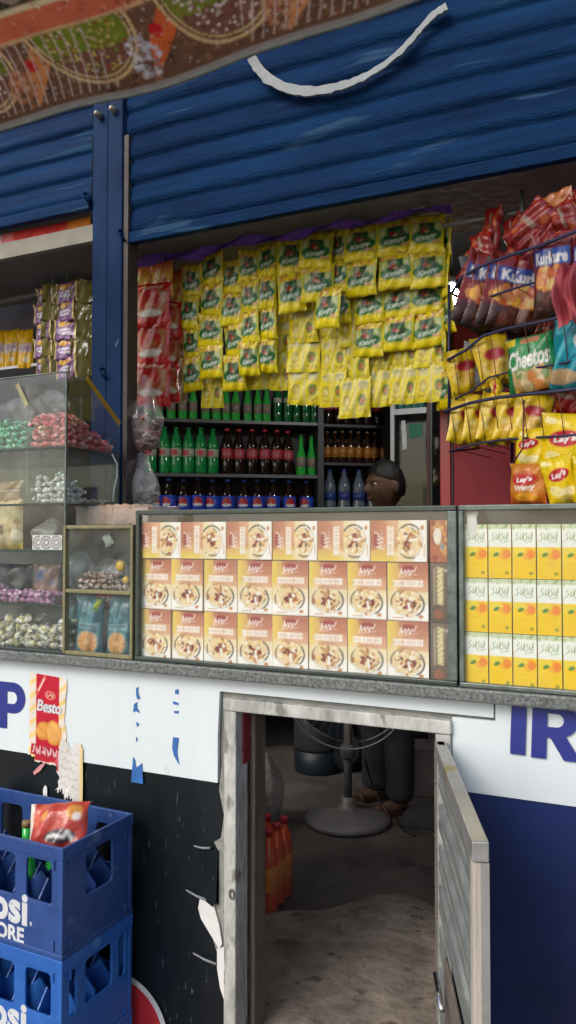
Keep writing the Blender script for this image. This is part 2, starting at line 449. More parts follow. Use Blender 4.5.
# 2D curve plates (outer outline with holes) -> mesh
def curve_mesh(name, splines, depth, bevel=0.0, offset=0.0):
    cu = bpy.data.curves.new(name, 'CURVE'); cu.dimensions = '2D'; cu.fill_mode = 'BOTH'
    cu.extrude = depth; cu.bevel_depth = bevel; cu.bevel_resolution = 1; cu.offset = offset
    for pts in splines:
        sp = cu.splines.new('POLY'); sp.points.add(len(pts) - 1)
        for k, p in enumerate(pts): sp.points[k].co = (p[0], p[1], 0, 1)
        sp.use_cyclic_u = True
    return _eval(cu, name)


def _eval(cu, name):
    o = bpy.data.objects.new('tmp', cu); COL.objects.link(o)
    dg = bpy.context.evaluated_depsgraph_get(); dg.update()
    me = bpy.data.meshes.new_from_object(o.evaluated_get(dg))
    me.name = name
    bpy.data.objects.remove(o); bpy.data.curves.remove(cu)
    return me


def text_mesh(name, s, size, depth=0.0006, offset=0.0, shear=0.0, spacing=1.0, align='LEFT'):
    cu = bpy.data.curves.new(name, 'FONT'); cu.body = s; cu.size = size; cu.extrude = depth; cu.offset = offset; cu.shear = shear
    cu.space_character = spacing; cu.align_x = align; cu.resolution_u = 3
    return _eval(cu, name)


def setmat(me, m):
    me.materials.clear(); me.materials.append(m)
    return me


def rrect(x0, x1, y0, y1, r, n=4):
    pts = []
    for cx, cy, a0 in ((x1 - r, y1 - r, 0), (x0 + r, y1 - r, 90), (x0 + r, y0 + r, 180), (x1 - r, y0 + r, 270)):
        for k in range(n + 1):
            a = radians(a0 + 90 * k / n)
            pts.append((cx + r * cos(a), cy + r * sin(a)))
    return pts


STAND = (radians(90), 0, 0)     # turns a curve plate drawn in XY upright into XZ, face to -Y

# ------------------------------------------------------------------ printed artwork (numpy raster -> vertex colours)
FONT = {
 'K': ["10001","10010","10100","11000","10100","10010","10001"], 'u': ["00000","00000","10001","10001","10001","10011","01101"],
 'r': ["00000","00000","10110","11001","10000","10000","10000"], 'e': ["00000","00000","01110","10001","11111","10000","01110"],
 'L': ["10000","10000","10000","10000","10000","10000","11111"], 'a': ["00000","00000","01110","00001","01111","10001","01111"],
 'y': ["00000","10001","10001","10001","01111","00001","01110"], "'": ["00100","00100","01000","00000","00000","00000","00000"],
 's': ["00000","00000","01111","10000","01110","00001","11110"], 'C': ["01110","10001","10000","10000","10000","10001","01110"],
 'h': ["10000","10000","10110","11001","10001","10001","10001"], 't': ["01000","01000","11100","01000","01000","01001","00110"],
 'o': ["00000","00000","01110","10001","10001","10001","01110"], 'v': ["00000","00000","10001","10001","10001","01010","00100"],
 'W': ["10001","10001","10001","10101","10101","11011","10001"], ' ': ["00000"] * 7, 'k': ["10000","10000","10010","10100","11000","10100","10010"],
}


class Art:
    def __init__(self, w, h, bg):
        self.w, self.h = w, h
        self.a = np.empty((h, w, 3)); self.a[:] = srgb(*bg)
        ys, xsx = np.mgrid[0:h, 0:w]
        self.X = (xsx + 0.5) / w; self.Y = (ys + 0.5) / h

    def mask(self, m, c, al=1.0):
        m = m.astype(float)[..., None] * al
        self.a = self.a * (1 - m) + np.array(srgb(*c)) * m
        return self

    def rect(self, x0, y0, x1, y1, c, al=1.0):
        return self.mask((self.X >= x0) & (self.X < x1) & (self.Y >= y0) & (self.Y < y1), c, al)

    def vgrad(self, y0, y1, c0, c1, x0=0, x1=1):
        t = np.clip((self.Y - y0) / (y1 - y0), 0, 1)[..., None]
        col = np.array(srgb(*c0)) * (1 - t) + np.array(srgb(*c1)) * t
        m = ((self.Y >= y0) & (self.Y < y1) & (self.X >= x0) & (self.X < x1))[..., None]
        self.a = np.where(m, col, self.a)
        return self

    def hgrad(self, x0, x1, c0, c1, y0=0, y1=1, al=1.0):
        t = np.clip((self.X - x0) / (x1 - x0), 0, 1)[..., None]
        col = np.array(srgb(*c0)) * (1 - t) + np.array(srgb(*c1)) * t
        m = ((self.Y >= y0) & (self.Y < y1) & (self.X >= x0) & (self.X < x1)).astype(float)[..., None] * al
        self.a = self.a * (1 - m) + col * m
        return self

    def ell(self, cx, cy, rx, ry, c, inner=0.0, rot=0.0, al=1.0, a0=None, a1=None):
        asp = self.h / self.w
        dx = self.X - cx; dy = (self.Y - cy) * asp
        co, si = cos(rot), sin(rot)
        px = (dx * co + dy * si) / rx; py = (-dx * si + dy * co) / (ry * asp)
        d = np.sqrt(px * px + py * py)
        m = (d <= 1) & (d >= inner)
        if a0 is not None:
            an = np.degrees(np.arctan2(-py, px)) % 360
            m &= ((an - a0) % 360) <= ((a1 - a0) % 360)
        return self.mask(m, c, al)

    def line(self, pts, wd, c, al=1.0):
        asp = self.h / self.w
        m = np.zeros(self.X.shape, bool)
        for (x0, y0), (x1, y1) in zip(pts, pts[1:]):
            ax, ay, bx, by = x0, y0 * asp, x1, y1 * asp
            dx, dy = bx - ax, by - ay
            L = dx * dx + dy * dy + 1e-12
            t = np.clip(((self.X - ax) * dx + (self.Y * asp - ay) * dy) / L, 0, 1)
            m |= ((self.X - ax - t * dx) ** 2 + (self.Y * asp - ay - t * dy) ** 2) < (wd / 2) ** 2
        return self.mask(m, c, al)

    def scribble(self, x0, x1, y, h, n, wd, c, seed=0):
        r = random.Random(seed); pts = []
        for i in range(n):
            pts.append((x0 + (x1 - x0) * i / (n - 1), y + h * (r.random() - 0.5) * (1 if i % 2 else -1) + (h * 0.35 if i % 2 else -h * 0.35)))
        return self.line(pts, wd, c)

    def text(self, s, x0, y0, cw, h, c, shear=0.0):
        for k, ch in enumerate(s):
            g = FONT[ch]
            for r_ in range(7):
                for q in range(5):
                    if g[r_][q] == '1':
                        sx = x0 + k * cw + cw * 0.82 * q / 5 + shear * (7 - r_) / 7
                        self.rect(sx, y0 + h * r_ / 7, sx + cw * 0.82 / 5 * 1.15, y0 + h * (r_ + 1.15) / 7, c)
        return self

    def speck(self, x0, y0, x1, y1, n, r0, r1, cols, seed=0):
        r = random.Random(seed)
        for _ in range(n):
            rr = r0 + (r1 - r0) * r.random()
            self.ell(x0 + (x1 - x0) * r.random(), y0 + (y1 - y0) * r.random(), rr, rr * self.w / self.h * (0.6 + 0.6 * r.random()), r.choice(cols), 0, r.random() * 3)
        return self

    def ttext(self, s, x0, y0, w, h, c, shear=0.0, rot=0.0, bold=.02):
        me = text_mesh('t', s, 1.0, 0.0, bold, shear)
        me.calc_loop_triangles()
        co = [(v.co.x, v.co.y) for v in me.vertices]
        mnx = min(q[0] for q in co); mxx = max(q[0] for q in co); mny = min(q[1] for q in co); mxy = max(q[1] for q in co)
        cr, sr = cos(rot), sin(rot)
        def tr(q):
            a = (q[0] - mnx) / (mxx - mnx) - .5; b = .5 - (q[1] - mny) / (mxy - mny)
            a *= w; b *= h
            return (x0 + w / 2 + a * cr - b * sr, y0 + h / 2 + a * sr + b * cr)
        m = np.zeros(self.X.shape, bool)
        for t in me.loop_triangles:
            (ax, ay), (bx, by), (cx, cy) = [tr(co[i]) for i in t.vertices]
            d = (by - cy) * (ax - cx) + (cx - bx) * (ay - cy)
            if abs(d) < 1e-12: continue
            l1 = ((by - cy) * (self.X - cx) + (cx - bx) * (self.Y - cy)) / d
            l2 = ((cy - ay) * (self.X - cx) + (ax - cx) * (self.Y - cy)) / d
            m |= (l1 >= -.01) & (l2 >= -.01) & (l1 + l2 <= 1.01)
        bpy.data.meshes.remove(me)
        return self.mask(m, c)

    def done(self):
        a = self.a
        p = np.pad(a, ((1, 1), (1, 1), (0, 0)), mode='edge')
        self.b = (p[1:-1, 1:-1] * 4 + p[:-2, 1:-1] + p[2:, 1:-1] + p[1:-1, :-2] + p[1:-1, 2:]) / 8
        return self

    def at(self, x, y):
        fx = min(max(x * self.w - 0.5, 0), self.w - 1.001); fy = min(max(y * self.h - 0.5, 0), self.h - 1.001)
        i, j = int(fx), int(fy); tx, ty = fx - i, fy - j
        b = self.b
        i1 = min(i + 1, self.w - 1); j1 = min(j + 1, self.h - 1)
        return tuple((b[j, i] * (1 - tx) * (1 - ty) + b[j, i1] * tx * (1 - ty) + b[j1, i] * (1 - tx) * ty + b[j1, i1] * tx * ty).tolist())

    def mean(self):
        return tuple(self.b.mean(axis=(0, 1)).tolist())


YEL = (228, 208, 18)


def art_noodle(seed):
    r = random.Random(seed)
    A = Art(52, 58, (228, 212, 24))
    A.rect(0, 0, 1, .05, (186, 170, 36))
    for k in range(40):
        A.ell(r.uniform(.04, .96), r.uniform(.05, .24), r.uniform(.03, .08), r.uniform(.01, .03), r.choice([(206, 132, 62), (214, 170, 84), (188, 104, 56), (218, 188, 110), (196, 150, 50), (170, 120, 60)]), 0, r.random() * 3)
    A.rect(.04, .24, .30, .60, (176, 190, 96)).rect(.72, .24, .96, .62, (176, 194, 104)).rect(.12, .30, .19, .52, (206, 212, 160)).rect(.81, .30, .88, .48, (210, 216, 170))
    A.ell(.5, .57, .44, .19, (40, 118, 52), 0, -.12); A.ell(.5, .575, .40, .15, (30, 104, 46), 0, -.12)
    A.rect(.28, .22, .74, .54, (32, 76, 52))
    A.speck(.30, .24, .72, .5, 12, .03, .06, [(60, 100, 60), (90, 84, 60), (30, 60, 44), (120, 96, 66)], seed)
    A.ell(.44, .42, .09, .07, (158, 52, 44)).ell(.58, .36, .08, .06, (70, 116, 62)).ell(.52, .46, .07, .04, (190, 150, 110))
    A.ttext('Knorr', .20, .535, .60, .13, (212, 226, 210), .2, -.14, .03)
    A.rect(0, .76, 1, 1, (236, 216, 10)).rect(.68, .67, .93, .76, (210, 160, 118)).vgrad(.74, .80, (170, 168, 40), (234, 214, 14))
    A.rect(0, .965, 1, 1, (176, 160, 20))
    return A.done()


def art_sauce(seed):
    r = random.Random(seed)
    A = Art(44, 44, (230, 212, 34))
    for k in (0, 1):
        o = .5 * k
        A.rect(o + .08, .10, o + .42, .32, (206, 200, 130)).rect(o + .12, .14, o + .38, .2, (160, 160, 110))
        A.ell(o + .25, .58, .13, .16, (188, 170, 60) if k == 0 else (96, 138, 60))
        A.ell(o + .25, .60, .08, .09, (225, 215, 120) if k == 0 else (188, 120, 60))
        A.scribble(o + .1, o + .4, .82, .1, 7, .035, (170, 150, 60), seed + k)
    A.rect(.475, 0, .525, 1, (214, 210, 150))
    A.rect(0, 0, 1, .05, (190, 178, 40))
    return A.done()


def art_red(seed):
    A = Art(44, 50, (178, 26, 24))
    A.rect(.10, .20, .90, .66, (172, 112, 70))
    A.ell(.5, .46, .36, .27, (190, 142, 96)).ell(.5, .42, .30, .24, (190, 40, 30)).ell(.5, .52, .18, .11, (196, 110, 60))
    A.speck(.3, .3, .7, .5, 8, .03, .06, [(215, 70, 50), (190, 30, 28)], seed)
    A.ell(.5, .70, .34, .08, (228, 214, 196), 0, 0, 1)
    A.scribble(.2, .8, .1, .07, 9, .04, (225, 190, 150), seed)
    A.rect(0, .80, 1, 1, (196, 28, 26)).ell(.2, .84, .08, .06, (220, 100, 60))
    return A.done()


def art_orange(seed):
    A = Art(30, 40, (206, 120, 36))
    A.vgrad(0, .5, (196, 70, 40), (220, 170, 60)); A.ell(.5, .6, .35, .25, (222, 190, 90)); A.speck(.1, .4, .9, .9, 12, .05, .1, [(200, 90, 40), (226, 200, 120), (180, 60, 40)], seed)
    return A.done()


def art_greybrown(seed):
    A = Art(30, 40, (150, 128, 96)); A.speck(.1, .1, .9, .9, 10, .08, .16, [(170, 150, 120), (120, 100, 80), (160, 130, 80)], seed); A.rect(0, .4, 1, .46, (190, 180, 160))
    return A.done()


def art_purple(seed):
    A = Art(40, 46, (104, 66, 116))
    A.rect(0, 0, .07, 1, (190, 170, 90)).rect(.93, 0, 1, 1, (190, 170, 90)).rect(0, .93, 1, 1, (70, 40, 70))
    A.ell(.4, .22, .2, .13, (206, 160, 50)).ell(.66, .18, .13, .1, (180, 120, 60))
    A.ell(.5, .56, .33, .15, (206, 200, 214)).scribble(.22, .8, .56, .12, 8, .05, (120, 80, 140), seed)
    A.ell(.45, .82, .2, .07, (150, 120, 160))
    return A.done()


def art_yellowpack(seed):
    A = Art(36, 70, (226, 176, 10))
    A.rect(.08, .38, .95, .62, (198, 178, 176)).scribble(.2, .85, .5, .12, 9, .06, (140, 110, 150), seed); A.ell(.6, .8, .16, .06, (226, 214, 190)); A.rect(0, 0, 1, .05, (190, 150, 20))
    return A.done()


def art_box(seed):
    r = random.Random(seed)
    A = Art(84, 116, (244, 234, 214))
    A.vgrad(0, .55, (194, 118, 88), (230, 184, 148))
    A.hgrad(0, .42, (246, 224, 90), (216, 160, 122), 0, .5, 0.85)
    A.rect(.3, 0, 1, .10, (182, 118, 96), .6); A.ell(.75, .05, .5, .22, (186, 118, 94), 0, .2, .5)
    A.vgrad(.50, 1, (240, 222, 180), (250, 247, 240)); A.hgrad(0, .25, (242, 214, 130), (248, 242, 226), .42, .72, .5)
    A.ell(.15, .95, .4, .16, (252, 250, 246)).ell(.9, .93, .3, .2, (250, 248, 242))
    A.ell(.5, .11, .17, .06, (166, 72, 70), 0, -.1)
    A.line([(.30, .23), (.36, .10), (.37, .20), (.45, .13), (.46, .21), (.53, .12), (.56, .22), (.60, .13), (.66, .16), (.72, .07)], .022, (250, 236, 230)); A.line([(.28, .25), (.74, .20)], .012, (246, 226, 216))
    x = .14
    while x < .86:
        w = .05 + .035 * r.random()
        A.rect(x, .30, x + w, .415, (250, 245, 236)); A.rect(x + w * .3, .325, x + w * .62, .39, r.choice([(214, 166, 140), (206, 150, 120), (226, 190, 166)]))
        x += w + .008
    a0 = r.uniform(-.15, .15)
    A.ell(.5, .70, .42, .24, (64, 58, 44), .88, a0, .9, 310, 50); A.ell(.5, .70, .43, .245, (90, 74, 50), .9, a0, .8, 128, 200); A.ell(.5, .69, .42, .24, (120, 100, 70), .94, a0, .5)
    A.ell(.48, .70, .36, .20, (236, 206, 156), 0, a0, .8)
    for k in range(34):
        an = r.random() * 6.28; q = math.sqrt(r.random()) * .36
        A.ell(.48 + q * cos(an), .70 + q * .6 * sin(an), r.uniform(.03, .085), r.uniform(.012, .03), r.choice([(248, 232, 196), (226, 190, 130), (240, 218, 170), (200, 152, 96), (252, 246, 230), (176, 116, 76), (240, 206, 120)]), 0, r.random() * 3)
    for k in range(12):
        A.ell(r.uniform(.34, .68), r.uniform(.60, .78), r.uniform(.03, .09), r.uniform(.015, .035), r.choice([(130, 48, 46), (150, 62, 50), (110, 40, 44), (176, 100, 64)]), 0, r.random() * 3)
    A.line([(.52, .70), (.55, .83)], .06, (248, 244, 238)); A.ell(.60, .63, .06, .03, (246, 238, 220), 0, .4)
    A.line([(.16, .60), (.24, .52)], .03, (240, 222, 170)); A.line([(.72, .80), (.82, .72)], .025, (70, 56, 46))
    A.line([(.14, .945), (.4, .945)], .022, (214, 166, 110)); A.ell(.82, .92, .06, .03, (204, 140, 90))
    A.rect(0, 0, .012, 1, (206, 188, 160)); A.rect(0, .985, 1, 1, (214, 198, 178))
    return A.done()


def art_endbox(seed):
    A = Art(30, 74, (112, 96, 84))
    A.vgrad(0, 1, (128, 112, 100), (100, 86, 76)); A.rect(.18, .1, .24, .7, (190, 176, 150))
    r = random.Random(seed)
    for k in range(8):
        y = .08 + k * .078
        A.line([(.34, y), (.62, y + .02), (.36, y + .05), (.6, y + .06)], .07, (226, 212, 160))
    A.scribble(.7, .9, .12, .06, 4, .06, (210, 200, 190), seed); A.ell(.4, .86, .25, .08, (150, 96, 70))
    return A.done()


def art_endtop(seed):
    A = Art(34, 60, (182, 110, 76)); A.speck(.05, .05, .95, .95, 26, .07, .15, [(206, 150, 96), (160, 84, 60), (214, 172, 110), (140, 70, 54)], seed)
    A.ell(.36, .38, .2, .2, (236, 228, 214)); A.ell(.6, .62, .12, .09, (150, 150, 150))
    return A.done()


def art_juice(seed):
    A = Art(44, 100, (236, 206, 36))
    A.vgrad(0, .48, (244, 246, 236), (240, 244, 238)); A.rect(0, 0, 1, .08, (206, 216, 176)); A.speck(.02, .01, .98, .09, 16, .03, .05, [(140, 176, 96), (206, 220, 190)], seed)
    for k, x in enumerate((.14, .34, .54, .70)):
        A.line([(x + .12, .16), (x + .02, .19), (x + .12, .25), (x - .03, .31)] if k % 2 == 0 else [(x + .01, .19), (x, .28), (x + .09, .27), (x + .15, .15), (x + .13, .29)], .028, (128, 160, 92))
    A.line([(.55, .34), (.85, .31)], .03, (150, 180, 120))
    A.vgrad(.42, 1, (248, 212, 0), (244, 200, 0))
    A.ell(.68, .55, .27, .12, (246, 180, 30)).ell(.80, .55, .18, .085, (242, 140, 40)).ell(.28, .50, .34, .05, (238, 214, 60))
    A.ell(.34, .56, .14, .035, (84, 140, 50), 0, -.5)
    A.scribble(.2, .8, .72, .03, 8, .02, (226, 178, 40), seed); A.ell(.8, .9, .08, .03, (150, 150, 40))
    A.rect(0, .3, .02, 1, (200, 190, 110))
    return A.done()


def art_kur(seed):
    A = Art(70, 96, (124, 20, 22))
    A.vgrad(0, .12, (140, 44, 28), (110, 18, 22)); A.rect(0, .10, 1, .16, (120, 16, 20))
    A.hgrad(.03, .97, (30, 60, 150), (40, 90, 180), .19, .40); A.ttext('Kurkure', .08, .225, .84, .15, (236, 236, 236), .0, 0, .04)
    A.speck(.1, .42, .9, .7, 22, .06, .12, [(222, 140, 40), (236, 176, 60), (200, 96, 34), (226, 190, 110)], seed); A.rect(.1, .46, .4, .62, (206, 110, 90), .6)
    A.vgrad(.70, 1, (84, 26, 14), (40, 18, 10)); A.speck(.05, .74, .95, .95, 10, .06, .12, [(70, 34, 18), (100, 44, 20)], seed)  # dark brown foot of the print, also carrying the shade low on the packets
    return A.done()


def art_lays(seed, base=(236, 206, 18), wavy=False):
    A = Art(84, 100, base)
    A.vgrad(0, .2, tuple(int(c * .9) for c in base), base)
    A.ell(.5, .38, .36, .15, (236, 190, 30), 0, -.12) if not wavy else A.ell(.5, .36, .38, .2, (190, 84, 26))
    A.ell(.5, .38, .32, .125, (190, 26, 44), 0, -.12); A.ttext("Lay's", .27, .31, .46, .15, (244, 240, 238), .15, -.12, .04)
    if wavy:
        A.ttext('Wavy', .2, .50, .6, .17, (238, 226, 214), .2, -.1, .05); A.vgrad(.72, 1, (214, 120, 30), (176, 76, 24)); A.ell(.5, .8, .35, .1, (230, 160, 40))
    else:
        A.ell(.35, .72, .25, .11, (240, 226, 150), 0, .4).ell(.62, .76, .24, .1, (246, 232, 170), 0, -.3).ell(.5, .86, .2, .06, (230, 200, 90)); A.ell(.2, .12, .14, .05, (244, 234, 170))
    return A.done()


def art_cheet(seed):
    A = Art(96, 90, (28, 140, 76))
    A.vgrad(0, .18, (20, 110, 60), (60, 160, 90)); A.rect(.35, .04, .75, .14, (190, 130, 90)); A.rect(0, .02, .25, .16, (226, 200, 40))
    A.ttext('Cheetos', .06, .25, .88, .34, (240, 240, 232), .35, -.08, .03)
    A.vgrad(.62, 1, (200, 170, 120), (190, 150, 96)); A.speck(.1, .62, .95, .95, 26, .05, .1, [(226, 206, 160), (214, 140, 70), (200, 180, 120), (120, 150, 80)], seed); A.rect(0, .55, .12, 1, (24, 120, 60))
    return A.done()


def art_teal(seed):
    A = Art(70, 96, (16, 140, 160)); A.speck(0, .1, 1, .9, 16, .08, .2, [(20, 150, 175), (14, 120, 145), (40, 170, 185)], seed)
    A.line([(.1, .9), (.4, .45), (.9, .3)], .10, (70, 180, 190)).line([(.2, .95), (.6, .6), (1, .55)], .06, (12, 100, 124)); A.ell(.8, .4, .2, .12, (230, 230, 235)).ell(.8, .4, .14, .08, (190, 50, 60)); A.ttext("Lay's", .12, .16, .5, .16, (90, 196, 206), .15, -.1, .03); A.ell(.4, .85, .35, .1, (200, 170, 130))
    return A.done()


def art_yel_sil(seed):
    A = Art(40, 60, (226, 192, 22)); A.vgrad(0, .2, (200, 170, 30), (226, 192, 22)); A.ell(.5, .4, .3, .12, (180, 40, 50)); A.speck(.1, .55, .9, .95, 8, .1, .2, [(236, 214, 120), (214, 170, 40)], seed)
    return A.done()


def art_redpuff(seed):
    A = Art(40, 60, (128, 26, 24)); A.speck(0, 0, 1, 1, 18, .07, .16, [(150, 56, 30), (110, 18, 20), (128, 26, 26), (170, 84, 36)], seed); A.rect(.15, .4, .7, .52, (150, 140, 126), .7)
    return A.done()


def art_tealbag(seed):
    A = Art(50, 90, (54, 108, 124)); A.vgrad(0, .3, (86, 120, 126), (48, 100, 120)); A.speck(0, 0, 1, .6, 16, .08, .16, [(70, 126, 140), (40, 86, 104), (96, 140, 150)], seed)
    A.rect(.15, .44, .9, .56, (120, 158, 164)); A.scribble(.2, .85, .5, .06, 9, .04, (40, 80, 100), seed)
    A.ell(.5, .78, .42, .21, (130, 150, 150)).ell(.5, .78, .37, .185, (216, 164, 110))
    for k in range(10):
        a = k * pi / 5; A.line([(.5 + .1 * cos(a), .78 + .055 * sin(a)), (.5 + .33 * cos(a), .78 + .165 * sin(a))], .03, (188, 128, 78))
    A.ell(.5, .78, .1, .05, (226, 184, 136))
    return A.done()


def art_carton(seed):
    A = Art(50, 40, (180, 62, 48)); A.speck(.05, .05, .95, .5, 10, .06, .12, [(206, 96, 60), (216, 150, 70), (190, 50, 44)], seed)
    A.ell(.6, .66, .26, .14, (60, 50, 60)); A.scribble(.4, .8, .66, .12, 8, .05, (226, 226, 220), seed); A.ell(.86, .3, .07, .08, (236, 226, 220)); A.rect(0, 0, .08, 1, (226, 214, 200))
    return A.done()


# ---- pillow pack: front carries artwork, back is foil
def pack_mesh(name, art, w, h, bulge, seed, nu=26, nv=30, back=(0.5, 0.5, 0.5), wr=0.0025, mtl='foil'):
    r = random.Random(seed)
    ph = [r.random() * 6.28 for _ in range(8)]

    def thick(a, b):
        x = 2 * a - 1; z = 2 * b - 1
        e = max(0.0, 1 - abs(x) ** 2.6) ** 0.7 * max(0.0, 1 - abs(z) ** 5) ** 0.9
        return bulge * e * (0.9 + 0.12 * sin(5 * a + ph[0]) * sin(4 * b + ph[1]))

    def wrink(a, b):
        ed = abs(2 * b - 1) ** 3
        return wr * (sin(17 * a + 5 * b + ph[2]) * (0.35 + ed) + 0.6 * sin(9 * b + 13 * a + ph[3]))

    def xz(a, b):
        pin = 1 - 0.045 * (1 - abs(2 * b - 1) ** 4) - 0.03 * (sin(7 * b + ph[4]) + 1) * 0.5
        return ((a - 0.5) * w * pin, -b * h + 0.004 * sin(3 * a + ph[5]) * (h / 0.1) * 0.4)

    def fr(a, b):
        x, z = xz(a, b); return (x, -thick(a, b) + wrink(a, b), z)

    def bk(a, b):
        x, z = xz(a, b); return (x, thick(a, b) + 0.0008 + wrink(a, b), z)
    mb = MB()
    mb.grid(fr, nu, nv, 0, art.at, True, True)
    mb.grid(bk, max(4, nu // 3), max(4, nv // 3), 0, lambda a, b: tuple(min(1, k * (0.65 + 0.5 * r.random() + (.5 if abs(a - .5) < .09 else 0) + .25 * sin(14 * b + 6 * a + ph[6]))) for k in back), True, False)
    return mb.mesh(name, M[mtl])


def variants(name, fn, n, w, h, bulge, **kw):
    return [pack_mesh(name, fn(31 + 7 * i), w, h, bulge, 100 + i, **kw) for i in range(n)]

# ================================================================== SETTING
GZ = 0.065; FZ = 0.25
lab(MB().grid(lambda a, b: (-60 + 120 * a, -60 + 120 * b, GZ), 2, 2).build('ground', M['ground']), kind='structure')


def floor_fn(a, b):
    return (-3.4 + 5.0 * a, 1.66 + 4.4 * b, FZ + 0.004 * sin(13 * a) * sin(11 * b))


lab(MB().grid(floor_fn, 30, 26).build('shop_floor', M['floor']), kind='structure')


def step_fn(a, b):
    # worn cement ramp behind the little door, rounded far edge
    an = pi * a
    rx, ry = 0.62, 0.95
    k = b
    h = 0.045 * min(1, (1 - b) * 5) ** 0.6
    wob = 1 + 0.05 * sin(5 * an) + 0.03 * sin(11 * an + 1)
    return (-0.72 + rx * cos(an) * k * wob, 1.665 + ry * sin(an) * k * wob, FZ + 0.004 + h + 0.004 * sin(9 * a + 7 * b))


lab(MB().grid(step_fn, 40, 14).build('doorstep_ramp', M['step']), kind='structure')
wb = MB().box(-3.4, 1.6, 6.0, 6.15, FZ - .2, 3.4).build('back_wall', M['dark'])
lab(wb, 'dark grimy wall at the very back of the shop', 'wall')
wl = MB().box(-3.55, -3.4, 1.95, 6.15, FZ - .2, 3.4).build('side_wall', M['dark'])
lab(wl, 'dark side wall at the left end of the shop interior', 'wall')
wr = MB().box(1.6, 1.75, 1.95, 6.15, FZ - .2, 3.4).build('side_wall', M['dark'])
lab(wr, 'dark side wall behind the red cabinet at the right end', 'wall')
ce = MB().box(-3.55, 1.75, 1.95, 6.15, 3.4, 3.5).build('shop_ceiling', M['ceil'])
lab(ce, kind='structure')
up = MB().box(-3.6, 1.8, 1.98, 2.10, 2.95, 3.7).build('upper_wall', M['wallpl'])
lab(up, 'plaster wall above the blue roller shutters', 'wall')

# ---- lintel slab
lin = thing('lintel_slab', (0, 0, 0), 'grey plaster lintel slab under the roller shutters with a cream front edge', 'lintel')
MB().box(-3.4, 1.6, 1.95, 2.36, 2.425, 2.50).build('slab', M['soffit'], lin)
MB().box(-3.4, -1.55, 1.925, 1.948, 2.418, 2.470).build('front_edge', M['lintel'], lin)

# ---- roller shutters
def shutter(name, x0, x1, z0, z1, y, m, label):
    t = thing(name, ((x0 + x1) / 2, y, z0), label, 'shutter')
    pit = 0.0735; n = int((z1 - z0) / pit) + 1
    prof = []
    for k in range(n):
        for q, (dz, dy) in enumerate(((0, 0.004), (.05, 0.008), (.12, 0.000), (.28, -.0045), (.44, -.0055), (.56, -.0028), (.72, -.0036), (.9, .0005), (.95, .006))):
            prof.append((k * pit + dz * pit, dy))
    w = (x1 - x0) / 2
    nx = 90
    vs = []; fs = []
    for z, dy in prof:
        for i in range(nx + 1):
            x = -w + 2 * w * i / nx
            vs.append((x, dy + 0.004 * sin(2.3 * x + z * 1.7) + 0.0025 * sin(9 * x + 4 * z) + 0.0012 * sin(31 * x + 17 * z), z + 0.03))
    for j in range(len(prof) - 1):
        for i in range(nx):
            a = j * (nx + 1) + i
            fs.append((a, a + 1, a + nx + 2, a + nx + 1))
    MB().add(vs, fs, 0, True).build('slats', m, t)
    MB().box(-w, w, -.012, .014, 0, .034).build('bottom_bar', m, t, bevel=.003)
    return t


shutter('roller_shutter', xs(126, 1.90), 1.0, 2.372, 3.45, 1.90, M['shutter'], 'wide blue roller shutter half rolled up above the hanging yellow sachets')
shutter('roller_shutter', -3.0, xs(90, 1.90) - .004, 2.505, 3.45, 1.90, M['shutter_dark'], 'narrow blue roller shutter left of the blue post, above the cream lintel edge')

# ---- blue post between the shutters
px0, px1 = xs(90, 1.885), xs(123, 1.885)
post = thing('shutter_post', ((px0 + px1) / 2, 1.885, 1.15), 'blue painted steel shutter post between the two roller shutters', 'post')
pw = px1 - px0
MB().box(-pw / 2, -.004, 0, .05, 0, 1.86).build('channel', M['postblue'], post, bevel=.004)
MB().box(.000, pw / 2 - .006, -.006, .05, 0, 1.86).build('channel', M['postblue'], post, bevel=.004)
MB().box(pw / 2 - .004, pw / 2 + .012, .0, .05, 0, 1.55).build('edge_rail', M['rail'], post)
for k, (u, v) in enumerate(((96, 113), (111, 108))):
    p = PY(u, v, 1.86) - Vector(post.location)
    MB().lathe([(.010, 0), (.011, .008), (.008, .024), (.004, .028)], 10, (0, 0, 0), mx=Matrix.Rotation(radians(90), 3, 'X')).build('bolt', M['bolt'], post, loc=(p.x, p.y + .022, p.z))
for (u, v) in ((86, 196), (121, 233), (103, 372)):
    p = PY(u, v, 1.87) - Vector(post.location)
    MB().tube([(-.008, .012, .014), (-.01, -.006, .006), (0, -.012, -.006), (.008, -.004, -.016), (.004, .012, -.02)], .004, 6).build('hook', M['postblue'], post, loc=tuple(p))

# ---- white plastic strip hanging in a curve on the shutter
pts0 = [(252, 58), (258, 68), (268, 79), (282, 87), (298, 91), (315, 92), (332, 89), (350, 84), (368, 76), (384, 66), (400, 53), (413, 39), (424, 26), (434, 15), (447, 7)]
pts = []
for (a_, b_) in zip(pts0, pts0[1:]):
    for k in range(4): pts.append((a_[0] + (b_[0] - a_[0]) * k / 4, a_[1] + (b_[1] - a_[1]) * k / 4))
pts.append(pts0[-1])
vs = []; fs = []
for i, (u, v) in enumerate(pts):
    a = PY(u, v, 1.873); b = pts[max(0, i - 1)]; c = pts[min(len(pts) - 1, i + 1)]
    d = (PY(c[0], c[1], 1.873) - PY(b[0], b[1], 1.873)).normalized()
    n = Vector((-d.z, 0, d.x)); w = .0108 + .0022 * sin(i * .11) + .0022 * RND.random()
    w2 = w + .003 * (RND.random() - .5)
    vs += [a + n * w + Vector((0, -.002, 0)), a - n * w2 + Vector((0, -.008, 0)), a - n * w2, a + n * w + Vector((0, .004, 0))]
